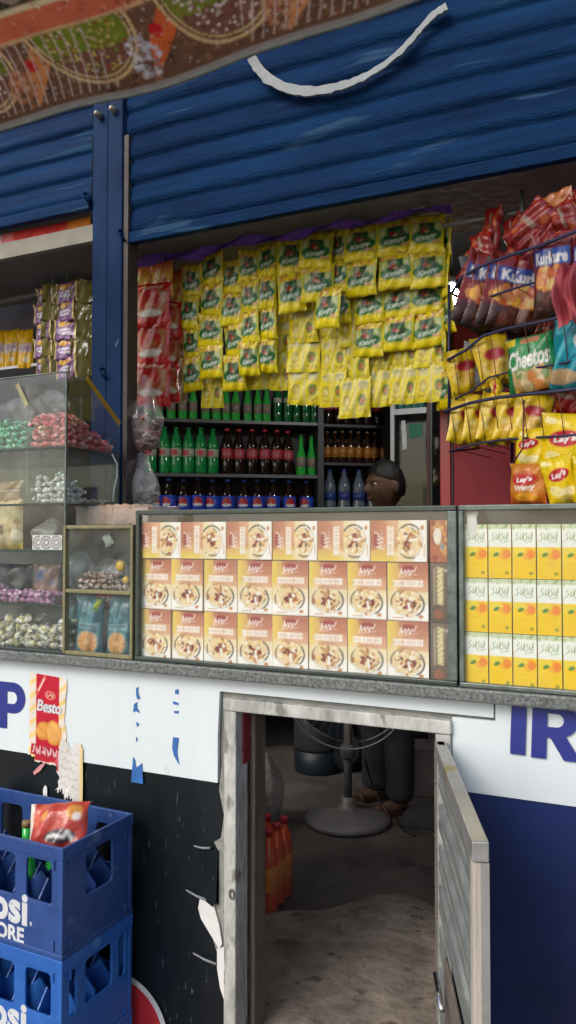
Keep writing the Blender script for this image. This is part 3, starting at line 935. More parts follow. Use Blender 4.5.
for i in range(len(pts) - 1):
    for j in range(4):
        fs.append((4 * i + j, 4 * i + (j + 1) % 4, 4 * i + 4 + (j + 1) % 4, 4 * i + 4 + j))
lab(MB().add(vs, fs, 0, False).build('plastic_strip', M['strip']), 'weathered white plastic strip hanging in a curve across the wide shutter', 'strip')

# ---- printed tarpaulin awning
edge = [(-80, 149), (0, 127), (60, 111), (130, 92), (170, 80), (210, 68), (240, 58), (270, 48), (312, 32), (364, 14), (409, -2), (470, -24), (560, -58)]
TY = 1.50
ep = [PY(u, v, TY) for u, v in edge]
el = [0.0]
for a, b in zip(ep, ep[1:]): el.append(el[-1] + (b - a).length)


def along(s):
    s = s * el[-1]
    for i in range(len(el) - 1):
        if s <= el[i + 1] + 1e-9:
            t = (s - el[i]) / (el[i + 1] - el[i]); return ep[i].lerp(ep[i + 1], t)
    return ep[-1]


def art_tarp():
    Wm, Hm = el[-1], 0.8
    A = Art(640, 300, (120, 86, 62))
    X = A.X * Wm; Y = A.Y * Hm * 1.38       # 0 at the hem
    r = random.Random(3)
    def m(mask, c, al=1.0): A.mask(mask, c, al)
    def dot(bx, by, q, c, al=1.0):
        ky = Hm * 1.38
        i0 = max(0, int((bx - q) / Wm * A.w)); i1 = min(A.w, int((bx + q) / Wm * A.w) + 2)
        j0 = max(0, int((by - q) / ky * A.h)); j1 = min(A.h, int((by + q) / ky * A.h) + 2)
        if i1 <= i0 or j1 <= j0: return
        k = (((X[j0:j1, i0:i1] - bx) ** 2 + (Y[j0:j1, i0:i1] - by) ** 2) < q * q)[..., None] * al
        A.a[j0:j1, i0:i1] = A.a[j0:j1, i0:i1] * (1 - k) + np.array(srgb(*c)) * k
    m((Y > .02), (112, 78, 58))
    for q in range(900):
        bx = r.random() * Wm; by = .02 + r.random() * .6; rr_ = r.uniform(.003, .014)
        dot(bx, by, rr_, r.choice([(132, 92, 66), (96, 66, 50), (120, 84, 62), (146, 104, 76), (84, 60, 48)]))
    # bands
    m((Y > .262) & (Y < .335), (206, 104, 70)); m((Y > .335) & (Y < .352), (214, 190, 140)); m((Y > .250) & (Y < .264), (206, 160, 110))
    m((Y > .352) & (Y < .42), (70, 62, 48))
    for k in range(60):
        cx = k * .075; mk = ((X - cx) ** 2 / .028 ** 2 + (Y - .386) ** 2 / .024 ** 2) < 1; m(mk, (150, 130, 104))
    m((Y > .42), (180, 120, 84)); m((Y > .50) & (Y < .56), (90, 110, 50))
    for k in range(14):
        cx = k * .2 + .05; mk = ((X - cx) ** 2 / .09 ** 2 + (Y - .49) ** 2 / .05 ** 2) < 1; m(mk, (226, 200, 176))
    # bowls, figs and beads
    for k in range(8):
        cx = -.02 + k * .345
        bm = ((X - cx) ** 2 / .135 ** 2 + (Y - .235) ** 2 / .185 ** 2)
        up = (Y < .255) & (Y > .03)
        m((bm < 1) & up, (214, 176, 120)); m((bm < .88) & up, (104, 72, 54)); m((bm < .8) & (bm > .74) & up, (214, 180, 120))
        m((bm < .72) & up & (Y > .16), (120, 128, 40)); m((bm < .72) & up & (Y < .17), (124, 82, 66))
        for q in range(260):
            a = r.random() * 6.28; rr = math.sqrt(r.random()) * .82
            bx = cx + rr * .13 * cos(a); by = .235 + rr * .18 * sin(a)
            if .05 < by < .25:
                c = r.choice([(216, 186, 166), (150, 100, 90), (236, 214, 196), (120, 50, 60)] if k % 2 else [(190, 170, 70), (120, 140, 50), (206, 180, 110), (150, 70, 40)])
                dot(bx, by, .0042, c)
        # leaf and bright shape between bowls
        gx = cx + .175
        m((np.abs(X - gx - (Y - .13) * .5) < .034 * np.clip((Y - .02) / .12, 0, 1) * np.clip((.27 - Y) / .1, 0, 1)) & up, (206, 130, 76) if k % 2 else (214, 100, 50))
        for q in range(70):
            a = r.random() * 6.28; z = math.sqrt(r.random())
            dot(gx - .06 + .04 * z * cos(a), .10 + .07 * z * sin(a), r.uniform(.004, .010), r.choice([(206, 196, 194), (176, 166, 168), (226, 216, 210), (150, 120, 110)] if k % 2 == 0 else [(190, 120, 80), (170, 100, 66), (206, 150, 110)]), .8)
        m(((X - gx) ** 2 / .016 ** 2 + (Y - .17) ** 2 / .022 ** 2 < 1), (196, 36, 40))
    for k in range(110):
        cx = k * .026
        m((np.abs(X - cx - Y * .25) < .0022) & (Y > .03) & (Y < .25) & (((X * 1.45) % 1.0) > .5), (206, 180, 160), .8)
    m(Y < .016, (150, 140, 128))
    for q in range(2600):
        bx = r.random() * Wm; by = .03 + r.random() * .5; rr_ = r.uniform(.0016, .0042)
        dot(bx, by, rr_, r.choice([(214, 190, 170), (90, 60, 50), (176, 130, 100), (230, 214, 196), (70, 52, 44), (196, 120, 84), (126, 130, 60)]), .75)
    return A.done()


AT = art_tarp()


def tarp_fn(a, b):
    p = along(a)
    sag = .03 * sin(pi * 4 * a + 1) * b * (1 - b)
    return (p.x + .02 * sin(9 * b), p.y - .80 * b + .005 * sin(17 * a) * (1 - b), p.z + .24 * b + sag * b + .003 * sin(23 * a) * (1 - b))


tarp = thing('awning', tuple(ep[6]), 'printed brown tarpaulin awning with pictures of bowls, stretched over the shop front', 'awning')
off = Vector(ep[6])
mb = MB()
mb.grid(lambda a, b: Vector(tarp_fn(a, b)) - off, 520, 240, 0, AT.at, True, False)
mb.build('tarpaulin', M['tarp'], tarp)
MB().tube([Vector(tarp_fn(a / 40, 0)) - off + Vector((0, .004, -.002)) for a in range(41)], .0055, 6).build('hem', M['strip'], tarp)
# unseen awning extension overhead, added to shade the shop front
MB().grid(lambda a, b: (ep[0].x + 3.2 * a - off.x, TY - .82 - .55 * b - off.y, max(ep[0].z, 2.5) + .26 + .25 * b + .5 * a - off.z), 8, 6).build('added_shade_tarp', M['tarpback'] if 'tarpback' in M else M['lintel'], tarp)

# ================================================================== COUNTER WALL WITH THE LITTLE DOOR
WY = 1.645
dx0, dx1 = xs(238, WY, 850), xs(437, WY, 850)       # clear opening
dz1 = PY(340, 722, WY).z
cw = thing('counter_wall', (dx0, WY, GZ), 'shop front wall under the counter, white signboard above black and navy vinyl', 'wall')
O = Vector(cw.location)


def cbox(mb, x0, x1, y0, y1, z0, z1): return mb.box(x0 - O.x, x1 - O.x, y0 - O.y, y1 - O.y, z0 - O.z, z1 - O.z)


core = MB()
cbox(core, -3.4, dx0 - .035, WY + .012, WY + .13, GZ, 1.155)
cbox(core, dx1 + .035, 1.6, WY + .012, WY + .13, GZ, 1.155)
cbox(core, dx0 - .034, dx1 + .034, WY + .012, WY + .13, dz1 + .03, 1.155)
cbox(core, dx0 - .034, dx1 + .034, WY + .012, WY + .13, GZ, FZ)
core.build('masonry', M['concrete'], cw)


def plate(name, poly, y, th, m, parent, org):
    return MB().prism([(x - org.x, z - org.z) for x, z in poly], y - org.y, y + th - org.y).build(name, m, parent)


xl = xs(218, WY, 760)
# white board left, its lower right corner steps up beside the frame
plate('white_board', [(-3.4, .905), (xl, .905), (xl, 1.02), (dx0 - .055, 1.02), (dx0 - .050, dz1 + .043), (dx1 + .12, dz1 + .043), (dx1 + .12, 1.157), (-3.4, 1.157)][::1], WY - .002, .010, M['white'], cw, O)
plate('white_board', [(dx1 + .034, .965), (1.6, .965), (1.6, 1.157), (dx1 + .123, 1.157), (dx1 + .123, dz1 + .036), (dx1 + .034, dz1 + .036)], WY + .001, .008, M['white'], cw, O)
# ragged black vinyl, right edge torn beside the frame
rag = [(xl + .02, .903), (xl + .016, .80), (xl + .028, .72), (xl + .01, .66), (xl + .035, .60), (xl + .02, .52), (xl + .045, .44), (xl + .05, .3), (xl + .05, GZ)]
plate('black_vinyl', [(-3.4, GZ), (-3.4, .903)] + rag, WY + .002, .008, M['black'], cw, O)
plate('navy_vinyl', [(dx1 + .034, GZ), (1.6, GZ), (1.6, .963), (dx1 + .034, .963)], WY + .003, .007, M['navy'], cw, O)

# ---- letters on the white boards
def letter(name, splines, u, v, h, label, shear=0.0):
    p = PY(u, v, WY - .003)
    me = curve_mesh(name, [[(x * h + y * h * shear, y * h) for x, y in s] for s in splines], .0008)
    setmat(me, M['letter'])
    o = put(name, me, None, (p.x, p.y, p.z), STAND)
    return lab(o, label, 'letter', 'blue letters on the white signboard')


def arcpts(cx, cy, rx, ry, a0, a1, n=10): return [(cx + rx * cos(radians(a0 + (a1 - a0) * k / n)), cy + ry * sin(radians(a0 + (a1 - a0) * k / n))) for k in range(n + 1)]


P_out = [(0, 0), (.26, 0), (.26, .34), (.44, .34)] + arcpts(.44, .67, .33, .33, -90, 90) + [(0, 1)]
P_in = [(.26, .54), (.26, .80), (.42, .80)] + arcpts(.42, .67, .12, .13, 90, -90)
pl = PY(25, 731, WY)
o = letter('letter_p', [P_out, P_in], 25, 731, .128, 'bold blue letter P at the left edge of the white signboard')
o.location.x -= .77 * .128
letter('letter_i', [[(0, 0), (.275, 0), (.275, 1), (0, 1)]], 510, 753.5, .108, 'bold blue letter I on the right white signboard', .04)
R_out = [(0, 0), (.26, 0), (.26, .38), (.32, .38), (.56, 0), (.86, 0), (.58, .42)] + arcpts(.46, .70, .32, .30, -58, 90) + [(0, 1)]
R_in = [(.26, .57), (.26, .81), (.42, .81)] + arcpts(.42, .69, .12, .12, 90, -90)
letter('letter_r', [R_out, R_in], 531, 757, .112, 'bold blue letter R cut by the right edge of the picture', .04)

# ---- biscuit poster, torn at the foot
def art_poster():
    A = Art(110, 240, (228, 218, 204))
    for k in range(-4, 14):
        A.line([(-.1, .12 + k * .11), (.28, .02 + k * .11)], .075, (236, 206, 130)); A.line([(.78, .12 + k * .11), (1.15, .02 + k * .11)], .075, (232, 200, 130))
    A.rect(.18, 0, .80, .70, (190, 24, 52)); A.line([(.2, .16), (.42, .01)], .07, (214, 90, 90)); A.line([(.24, .135), (.4, .03)], .025, (240, 224, 214))
    A.ell(.56, .16, .14, .035, (224, 130, 110)).ell(.56, .16, .11, .024, (190, 40, 50)); A.scribble(.47, .65, .16, .02, 7, .014, (236, 214, 200), 2)
    A.line([(.4, .305), (.62, .30)], .02, (224, 150, 150))
    A.ell(.38, .46, .20, .075, (206, 134, 50), 0, -.4).ell(.36, .455, .17, .055, (226, 164, 80), 0, -.4).ell(.66, .46, .22, .10, (214, 146, 60), 0, .5).ell(.66, .455, .18, .08, (230, 176, 96), 0, .5)
    for k in range(6): A.line([(.52 + k * .05, .39 + k * .012), (.58 + k * .05, .52 + k * .008)], .012, (190, 120, 50))
    A.line([(.25, .43), (.48, .485)], .014, (176, 104, 40))
    A.rect(.06, .58, .84, .665, (170, 20, 50))
    r = random.Random(8)
    for k in range(9):
        x = .13 + k * .075
        A.line([(x, .605 + .03 * (k % 3 == 0)), (x + .01, .635), (x + .05, .638), (x + .055, .618)] if k % 2 else [(x + .02, .592), (x + .018, .636), (x - .012, .645)], .018, (240, 222, 222))
        A.ell(x + .03, .652 if k % 3 else .598, .012, .0055, (240, 226, 226))
    A.rect(.18, .665, .58, .71, (184, 24, 50)); A.rect(.06, .665, .18, .71, (236, 214, 150))
    return A.done()


pp0 = PY(31, 672, WY); pp1 = PY(72, 745, WY)
pw_, ph_ = .128, .235
AP = art_poster()
poster = thing('biscuit_poster', (pp0.x, WY - .003, pp0.z - ph_), 'torn red and cream biscuit poster reading Besto stuck on the white board', 'poster')


def poster_fn(a, b):
    curl = .006 * max(0, b - .8) * 5 * (1 - a) + .0008 * sin(14 * a) * sin(9 * b)
    return (a * pw_, -.0012 - curl, ph_ * (1 - b) - .008 * a)


mb = MB(); 
nu, nv = 110, 150
mb.grid(poster_fn, nu, nv, 0, lambda a, b: AP.at(a, b * .72), True, True)
# ragged tear: drop faces outside the torn outline
def keep(a, b):
    right = 1.0 + .012 * sin(23 * b) - .05 * max(0, sin(5 * b - .5)) ** 2 - (.14 if b > .82 else 0)
    bot = 1 - .012 * sin(19 * a) - .01 * sin(41 * a) - (.05 if a < .18 else 0)
    return a < right and b < bot
mb2 = MB(); mb2.v = mb.v; mb2.c = mb.c; mb2.hascol = True
for q, f in enumerate(mb.f):
    i, j = q % nu, q // nu
    if keep((i + .5) / nu, (j + .5) / nv): mb2.f.append(f); mb2.mi.append(0); mb2.sm.append(True)
mb2.build('sheet', M['paper'], poster)
me = text_mesh('brand_name', 'Besto', .041, .0004, .0013, .12, .9)
setmat(me, M['ink']); put('brand_name', me, poster, (.025, -.0026, ph_ - .0985), (radians(90), radians(3), 0))

# lower torn paper with handwriting
def art_note():
    A = Art(70, 130, (214, 212, 208)); 
    for k in range(5):
        for q in range(6): A.line([(.2 + q * .11, .2 + k * .13), (.22 + q * .11, .225 + k * .13 - .03 * ((q + k) % 3)), (.27 + q * .11, .21 + k * .13)], .02, (160, 146, 150), .8)
    A.rect(.88, 0, 1, 1, (226, 206, 150)); A.rect(0, 0, .12, .55, (206, 90, 96)); A.speck(.1, .6, .9, .95, 6, .03, .08, [(230, 228, 224)], 3)
    return A.done()


AN = art_note()
np0 = PY(57, 736, WY)
mbn = MB(); nw, nh = .092, .165
mbn.grid(lambda a, b: (a * nw, -.0035 - .004 * b * b - .0015 * sin(7 * a + 5 * b), -b * nh - .012 * a), 60, 90, 0, AN.at, True, True)
mbk = MB(); mbk.v = mbn.v; mbk.c = mbn.c; mbk.hascol = True
rr = random.Random(5)
cut = [.80 + .18 * (i / 60) + .04 * sin(i * .33) + .035 * sin(i * 1.1 + 1) + .02 * rr.random() for i in range(60)]
tp = [.10 + .09 * sin(i * .21 + 1) + .03 * sin(i * .9) - .12 * (i / 60) for i in range(60)]
for q, f in enumerate(mbn.f):
    i, j = q % 60, q // 60
    lft = .07 + .06 * sin(j * .13) + .03 * sin(j * .47)
    if tp[i] < (j + .5) / 90 < min(1, cut[i]) and (i + .5) / 60 > lft: mbk.f.append(f); mbk.mi.append(0); mbk.sm.append(True)
lab(mbk.build('torn_note', M['paper'], None, (np0.x, WY - .001, np0.z)), 'torn white paper scrap with scribbled writing below the red biscuit poster', 'paper')


def scrap(name, pix, label, m, y=WY - .004, th=.0012, cat='sticker', group=None):
    pw = [PY(u, v, y) for u, v in pix]
    c = sum(pw, Vector()) / len(pw)
    return lab(MB().prism([(p.x - c.x, p.z - c.z) for p in pw], 0, th).build(name, m, None, (c.x, y, c.z), fix=True), label, cat, group)


scrap('paper_scrap', [(33, 772), (40, 765), (45, 762), (47, 752), (50, 754), (46, 763), (40, 771), (34, 775)], 'small pink torn paper scrap on black vinyl left of the scribbled note', mat('pink_paper', (.6, .25, .27), .7), cat='paper')
scrap('paper_scrap', [(43, 789), (45, 785), (47, 788), (47, 800), (43, 800)], 'tiny white paper scrap on black vinyl just above the bottle crate', M['ripped'], cat='paper')
# remnants of two torn blue stickers
def remnant(label, pieces, y=WY - .004):
    c = PY(*pieces[0][0], y)
    t = thing('sticker_remnant', (c.x, y, c.z), label, 'sticker')
    for pc in pieces: MB().prism([(PY(u, v, y).x - c.x, PY(u, v, y).z - c.z) for u, v in pc], 0, .001).build('fleck', M['stickblue'], t, fix=True)


remnant('blue sticker remnant in thin flecks, ending in a square on the black edge', [
    [(136, 688), (138, 687), (138, 693), (140, 699), (137, 699), (136, 694)], [(134, 704), (137, 702), (137, 708), (140, 713), (136, 711), (133, 712)],
    [(136, 722), (139, 724), (137, 727)], [(133, 757), (135, 760), (136, 768), (142, 763), (143, 784), (131, 782)], [(136, 737), (137.5, 739), (136, 742)]])
remnant('blue sticker remnant of three dashes and a tail, right of the other one', [
    [(175, 690), (178, 689), (178.5, 694), (175, 694)], [(173, 701), (178, 703), (178.5, 705), (173, 704)], [(174, 711), (178.5, 711), (178, 713.5), (174, 713)],
    [(173, 737), (178.5, 738), (177, 752), (179, 765), (174, 756), (172, 748)]])

# round cola sticker low on the black vinyl
rs = PY(121, 1030, WY - .004); rad = .142
st = thing('round_sticker', (rs.x, WY - .004, rs.z), 'round red white and blue cola sticker on the black vinyl behind the crates', 'sticker')
setmat(me := curve_mesh('disc', [arcpts(0, 0, rad, rad, 0, 354, 59)], .0005), M['ink']); put('disc', me, st, (0, 0, 0), STAND)
wv = [(-rad * .9 + rad * 1.8 * k / 20, rad * (.12 + .10 * sin(k / 20 * 2 * pi))) for k in range(21)]
top = arcpts(0, 0, rad * .9, rad * .9, 12, 168, 24) + [(x, y) for x, y in wv][1:-1]
setmat(me := curve_mesh('red_field', [top], .0005), M['emb_r']); put('red_field', me, st, (0, -.0012, 0), STAND)
wv2 = [(rad * .9 - rad * 1.8 * k / 20, rad * (-.42 - .10 * sin((20 - k) / 20 * 2 * pi) * -1)) for k in range(21)]
bot = arcpts(0, 0, rad * .9, rad * .9, 208, 332, 24) + wv2[2:-2]
setmat(me := curve_mesh('blue_field', [bot], .0005), M['lab_blue']); put('blue_field', me, st, (0, -.0012, 0), STAND)
setmat(me := text_mesh('wordmark', 'PEPSI', rad * .48, .0004, .003, 0, 1.0, 'CENTER'), M['blackgap']); put('wordmark', me, st, (0, -.0012, -rad * .30), STAND)

# ---- door frame and leaf
fr = thing('door_frame', (dx0, WY, FZ), 'weathered pale door frame around the small hatch under the counter', 'door frame')
FO = Vector(fr.location)


def fbox(name, x0, x1, y0, y1, z0, z1, m, bev=.003):
    return MB().box(x0 - FO.x, x1 - FO.x, y0 - FO.y, y1 - FO.y, z0 - FO.z, z1 - FO.z).build(name, m, fr, bevel=bev)


fbox('jamb', dx0 - .032, dx0, WY - .012, WY + .05, FZ - .18, dz1, M['framewood'])
fbox('header', dx0 - .034, dx1 + .034, WY - .014, WY + .05, dz1 + .001, dz1 + .030, M['framewood'])
fbox('jamb', dx1, dx1 + .032, WY - .010, WY + .05, FZ - .18, dz1, M['framewood'])
fbox('inner_post', dx0 + .004, dx0 + .016, WY + .055, WY + .115, FZ, dz1 + .02, M['jambwood'])
fbox('inner_post', dx1 - .02, dx1 + .03, WY + .055, WY + .15, FZ, dz1 + .02, M['jambwood'])
fbox('paint_streak', dx0 + .0005, dx0 + .005, WY + .02, WY + .10, dz1 - .13, dz1 - .005, M['redpaint'], 0)
# hasp hole on the left jamb
p = PY(232, 894, WY - .014) - FO
MB().tube([(.006 * cos(a), -.002, .011 * sin(a)) for a in [k * pi / 6 for k in range(12)]], .002, 5, 0, True).build('hasp', M['rust'], fr, loc=tuple(p))
# ragged cement patch between frame and vinyl
cement = [(229, 712), (226, 745), (221, 770), (219, 790), (224, 815), (221, 838), (214, 842), (219, 852), (219, 905), (207, 902), (209, 925), (216, 950), (222, 962), (226, 1000), (226, 1040), (233, 1040), (233, 708)]
pw = [PY(u, v, WY - .004) for u, v in cement]
c0 = pw[0]
MB().prism([(q.x - O.x, q.z - O.z) for q in pw], WY - .004 - O.y, WY + .011 - O.y).build('cement_patch', M['concrete'], cw, fix=True)
scrap('torn_flap', [(200, 898), (207, 892), (213, 903), (219, 925), (222, 944), (219, 949), (210, 934), (201, 919), (198, 908)], 'white torn card flap peeling off beside the door frame', M['ripped'], WY - .010, .003, 'flap')
scrap('torn_flap', [(217, 949), (225, 947), (226, 962), (226, 985), (224, 1000), (220, 988), (217, 968)], 'narrow white torn strip at the foot of the door frame', M['ripped'], WY - .010, .003, 'flap')
def vinyl_flap(pix, label):
    pw = [PY(u, v, WY - .012) for u, v in pix]; c = sum(pw, Vector()) / len(pw)
    lab(MB().prism([(q.x - c.x, q.z - c.z) for q in pw], 0, .002).build('vinyl_flap', M['black'], None, (c.x, WY - .012, c.z), (radians(-4), 0, radians(-9)), fix=True), label, 'flap')
vinyl_flap([(196, 850), (217, 850), (217, 902), (214, 906), (200, 897)], 'torn black vinyl flap hanging loose left of the door frame')
def bent_strip(a, b, label):
    p = [PY(u, v, WY - .012) for u, v in (a, ((a[0] + b[0]) / 2, (a[1] + b[1]) / 2 + 1), b)]
    o0 = p[0]
    lab(MB().tube([q - o0 for q in p], [.002, .003, .0035], 5).build('torn_strip', M['strip'], None, tuple(o0)), label, 'strip')
bent_strip((186, 890), (207, 900), 'thin grey torn strip leading to the white card flap')
bent_strip((194, 846), (210, 848), 'short pale torn strip above the loose black flap')
bent_strip((193, 953), (216, 964), 'thin grey torn strip below the white card flap')

hx = dx1 + .013; hy = WY - .020
ang = math.atan2(-.513, .186)
leaf = thing('hatch_door', (hx, hy, FZ + .02), 'open ribbed steel sheet door swung out from the hatch', 'door', rot=(0, 0, ang))
LL = .535; LT = .020; LH = 1.069 - FZ - .02
# local x runs along the leaf away from the hinge; +y side faces right (away), -y ... built both sides
MB().box(0, .032, -.010, .010, 0, LH).build('hinge_stile', M['zincedge'], leaf, bevel=.003)
MB().box(LL - .030, LL - .002, -.0105, .0105, 0, LH - .03).build('free_stile', M['edgewood'], leaf, bevel=.003)
MB().box(LL - .0015, LL + .002, .0005, .012, 0, LH - .03).build('edge_angle', M['zincedge'], leaf)
MB().box(0, LL + .002, -.012, .012, LH - .029, LH).build('top_rail', M['zincedge'], leaf, bevel=.002)
MB().box(.033, LL - .031, -.0105, .0105, 0, .035).build('bottom_rail', M['zincedge'], leaf, bevel=.002)


def rib(a, b):
    z = .036 + (LH - .066) * b
    return (.033 + (LL - .064) * a, -.008 + .013 * max(0, 1 - abs(((z / .082) % 1) - .5) * 4.5) + .003 * max(0, 1 - abs(((z / .082 + .5) % 1) - .5) * 9), z)


mbr = MB(); mbr.grid(rib, 4, 240, 0, None, True, False)
mbr.grid(lambda a, b: tuple(Vector(rib(a, b)) + Vector((0, .004, 0))), 4, 240, 0, None, True, True)
mbr.build('ribbed_sheet', M['zinc'], leaf)
for k in range(14):
    MB().lathe([(.005, 0), (.005, .002), (.003, .004)], 8, (0, 0, 0), mx=Matrix.Rotation(radians(90), 3, 'X')).build('rivet', M['rust'], leaf, loc=(.016, -.010, .06 + k * .055))
    MB().lathe([(.005, 0), (.005, .002), (.003, .004)], 8, (0, 0, 0), mx=Matrix.Rotation(radians(-90), 3, 'X')).build('rivet', M['bolt'], leaf, loc=(.016, .010, .06 + k * .055))
lockz = LH - .385
lk = MB().box(.22, .42, -.018, -.0115, lockz - .10, lockz + .06).build('lock_plate', M['rust'], leaf, bevel=.004)
MB().tube([(.19, -.030, lockz + .01), (.30, -.030, lockz + .01)], .005, 8).build('bolt_rod', M['chrome'], lk)

# ---- counter slab
sl = MB().box(-3.4, 1.6, 1.608, 2.02, 1.159, 1.186).build('counter_slab', M['granite'], bevel=.004)
lab(sl, 'speckled grey stone counter slab under the glass display cases', 'counter')

# ================================================================== GLASS CASES AND BOXES
CY = 1.620                      # front plane of the cases
CZ0, CZ1 = 1.187, 1.562
# ---- long case with noodle boxes
cx0, cx1 = xs(136, CY), xs(456.5, CY)
case = thing('glass_case', ((cx0 + cx1) / 2, CY, CZ0), 'long glass display case filled with cream noodle boxes, middle of the counter', 'display case', 'glass cases along the counter')
K = Vector(case.location)


def kbox(name, x0, x1, y0, y1, z0, z1, m, bev=.002, par=None, org=None):
    par = par or case; org = org or K
    return MB().box(x0 - org.x, x1 - org.x, y0 - org.y, y1 - org.y, z0 - org.z, z1 - org.z).build(name, m, par, bevel=bev)


CD = .27
kbox('stile', cx0, cx0 + .011, CY - .002, CY + .014, CZ0 + .010, CZ1 - .012, M['alu_dark'])
kbox('stile', cx1 - .020, cx1, CY - .002, CY + .016, CZ0 + .010, CZ1 - .012, M['alu'])
kbox('top_rail', cx0, cx1, CY - .003, CY + .016, CZ1 - .0115, CZ1, M['alu_dark'])
kbox('bottom_rail', cx0, cx1, CY - .003, CY + .016, CZ0, CZ0 + .0095, M['alu_dark'])
kbox('glass_front', cx0 + .0115, cx1 - .0205, CY + .004, CY + .007, CZ0 + .010, CZ1 - .012, M['glass'], 0)
kbox('glass_top', cx0, cx1, CY + .017, CY + CD, CZ1 - .005, CZ1, M['glass_old'], 0)
kbox('back_board', cx0, cx1, CY + CD, CY + CD + .008, CZ0, CZ1, M['caseback'])
kbox('end_glass', cx0 + .001, cx0 + .004, CY + .017, CY + CD - .001, CZ0, CZ1 - .006, M['glass_old'], 0)
kbox('end_glass', cx1 - .004, cx1 - .001, CY + .017, CY + CD - .001, CZ0, CZ1 - .006, M['glass_old'], 0)


def box_mesh(name, art, w, h, d, nu, nv, side, top, rot=False):
    mb = MB()
    mb.grid(lambda a, b: (-w / 2 + w * a, 0, h - h * b), nu, nv, 0, (lambda a, b: art.at(1 - b, a)) if False else ((lambda a, b: art.at(1 - b * 1.0, a)) if False else ((lambda a, b: art.at(b, 1 - a)) if rot == 'cw' else ((lambda a, b: art.at(1 - b, a)) if rot else art.at))), False, True)
    vs = [(-w / 2, 0, 0), (w / 2, 0, 0), (w / 2, d, 0), (-w / 2, d, 0), (-w / 2, 0, h), (w / 2, 0, h), (w / 2, d, h), (-w / 2, d, h)]
    mb.add(vs, [(1, 2, 6, 5), (3, 0, 4, 7), (2, 3, 7, 6), (0, 3, 2, 1)], 0, False, side)
    mb.add([vs[4], vs[5], vs[6], vs[7]], [(0, 1, 2, 3)], 0, False, top)
    return mb.mesh(name, M['card'])


BW = (xs(428, CY + .012) - xs(140, CY + .012)) / 8; BH = .1265
BOXA = [art_box(50 + k) for k in range(5)]
upm = [box_mesh('noodle_box', a, BW - .0012, BH - .001, .05, 44, 58, srgb(205, 180, 150), srgb(190, 150, 110)) for a in BOXA]
lym = [box_mesh('noodle_box', a, BH - .002, BW - .003, .05, 58, 44, srgb(205, 180, 150), srgb(225, 214, 200), True) for a in BOXA]
bx0 = xs(140, CY + .012)
WR = ['lower', 'middle']
for r in range(2):
    for c in range(8):
        o = put('noodle_box', upm[RND.randrange(5)], None, (bx0 + BW * (c + .5) + .0006 * RND.uniform(-1, 1), CY + .0125 + .005 * RND.random(), CZ0 + .0015 + BH * r), (radians(RND.uniform(-1.2, .2)), radians(RND.uniform(-.5, .5)), radians(RND.uniform(-2.4, 2.4))))
        lab(o, 'upright cream noodle box, %s, %s row' % (ordl(c, 8), WR[r]), 'box', 'upright noodle boxes in the long case')
te = [140, 181, 226, 272, 317.5, 370, 427]
for c in range(6):
    xa, xb = xs(te[c], CY + .012), xs(te[c + 1], CY + .012)
    o = put('noodle_box', lym[RND.randrange(5)], None, ((xa + xb) / 2, CY + .012 + .002 * RND.random(), CZ0 + .002 + 2 * BH), (0, 0, radians(RND.uniform(-1.5, 1.5))))
    o.scale = ((xb - xa - .001) / (BH - .002), 1, 1)
    lab(o, 'cream noodle box lying on its side, %s, top row' % ordl(c, 6), 'box', 'noodle boxes lying in the top row')
ex0 = xs(429, CY + .012); ew = xs(449, CY + .012) - ex0
em = box_mesh('brown_box', art_endbox(3), ew, BH - .001, .11, 24, 60, srgb(100, 84, 74), srgb(110, 96, 86))
for r in range(2):
    lab(put('brown_box', em, None, (ex0 + ew / 2 + .002, CY + .013, CZ0 + .0015 + BH * r)), 'dull brown box with pale vertical lettering, right end of the %s box row' % WR[r], 'box', 'brown boxes at the right end of the long case')
em2 = box_mesh('snack_box', art_endtop(5), ew, BW - .003, .09, 26, 40, srgb(150, 90, 60), srgb(160, 100, 70))
lab(put('snack_box', em2, None, (ex0 + ew / 2 + .002, CY + .013, CZ0 + .002 + 2 * BH)), 'orange brown snack box with a white oval, right end of the top row', 'box')

# ---- right case with juice cartons
rx0, rx1 = xs(458.5, CY), .25
case2 = thing('glass_case', ((rx0 + rx1) / 2, CY, CZ0), 'glass display case stacked with yellow mango juice cartons, right end of the counter', 'display case', 'glass cases along the counter')
K2 = Vector(case2.location)
k2 = lambda n, *a, bev=.002: kbox(n, *a, bev, case2, K2)
k2('stile', rx0, rx0 + .010, CY - .002, CY + .016, CZ0 + .010, CZ1 - .012, M['alu'])
k2('stile', rx1 - .014, rx1, CY - .002, CY + .016, CZ0 + .010, CZ1 - .012, M['alu'])
k2('top_rail', rx0, rx1, CY - .003, CY + .016, CZ1 - .0115, CZ1, M['alu'])
k2('bottom_rail', rx0, rx1, CY - .003, CY + .016, CZ0, CZ0 + .0095, M['alu'])
k2('glass_front', rx0 + .0105, rx1 - .0145, CY + .004, CY + .007, CZ0 + .010, CZ1 - .012, M['glass'], bev=0)
k2('glass_top', rx0, rx1, CY + .017, CY + CD, CZ1 - .005, CZ1, M['glass_old'], bev=0)
k2('back_board', rx0, rx1, CY + CD, CY + CD + .008, CZ0, CZ1, M['caseback'])
k2('end_glass', rx0 + .001, rx0 + .004, CY + .017, CY + CD - .001, CZ0, CZ1 - .006, M['glass_old'], bev=0)
JW = (xs(561, CY + .012) - xs(464, CY + .012)) / 4; JH = .1115
jm = [box_mesh('juice_carton', art_juice(60 + k), JW - .0022, JH - .0012, .038, 34, 76, srgb(226, 200, 60), srgb(190, 206, 160)) for k in range(2)]
jx0 = xs(464, CY + .012)
RW = ['bottom', 'middle', 'top']
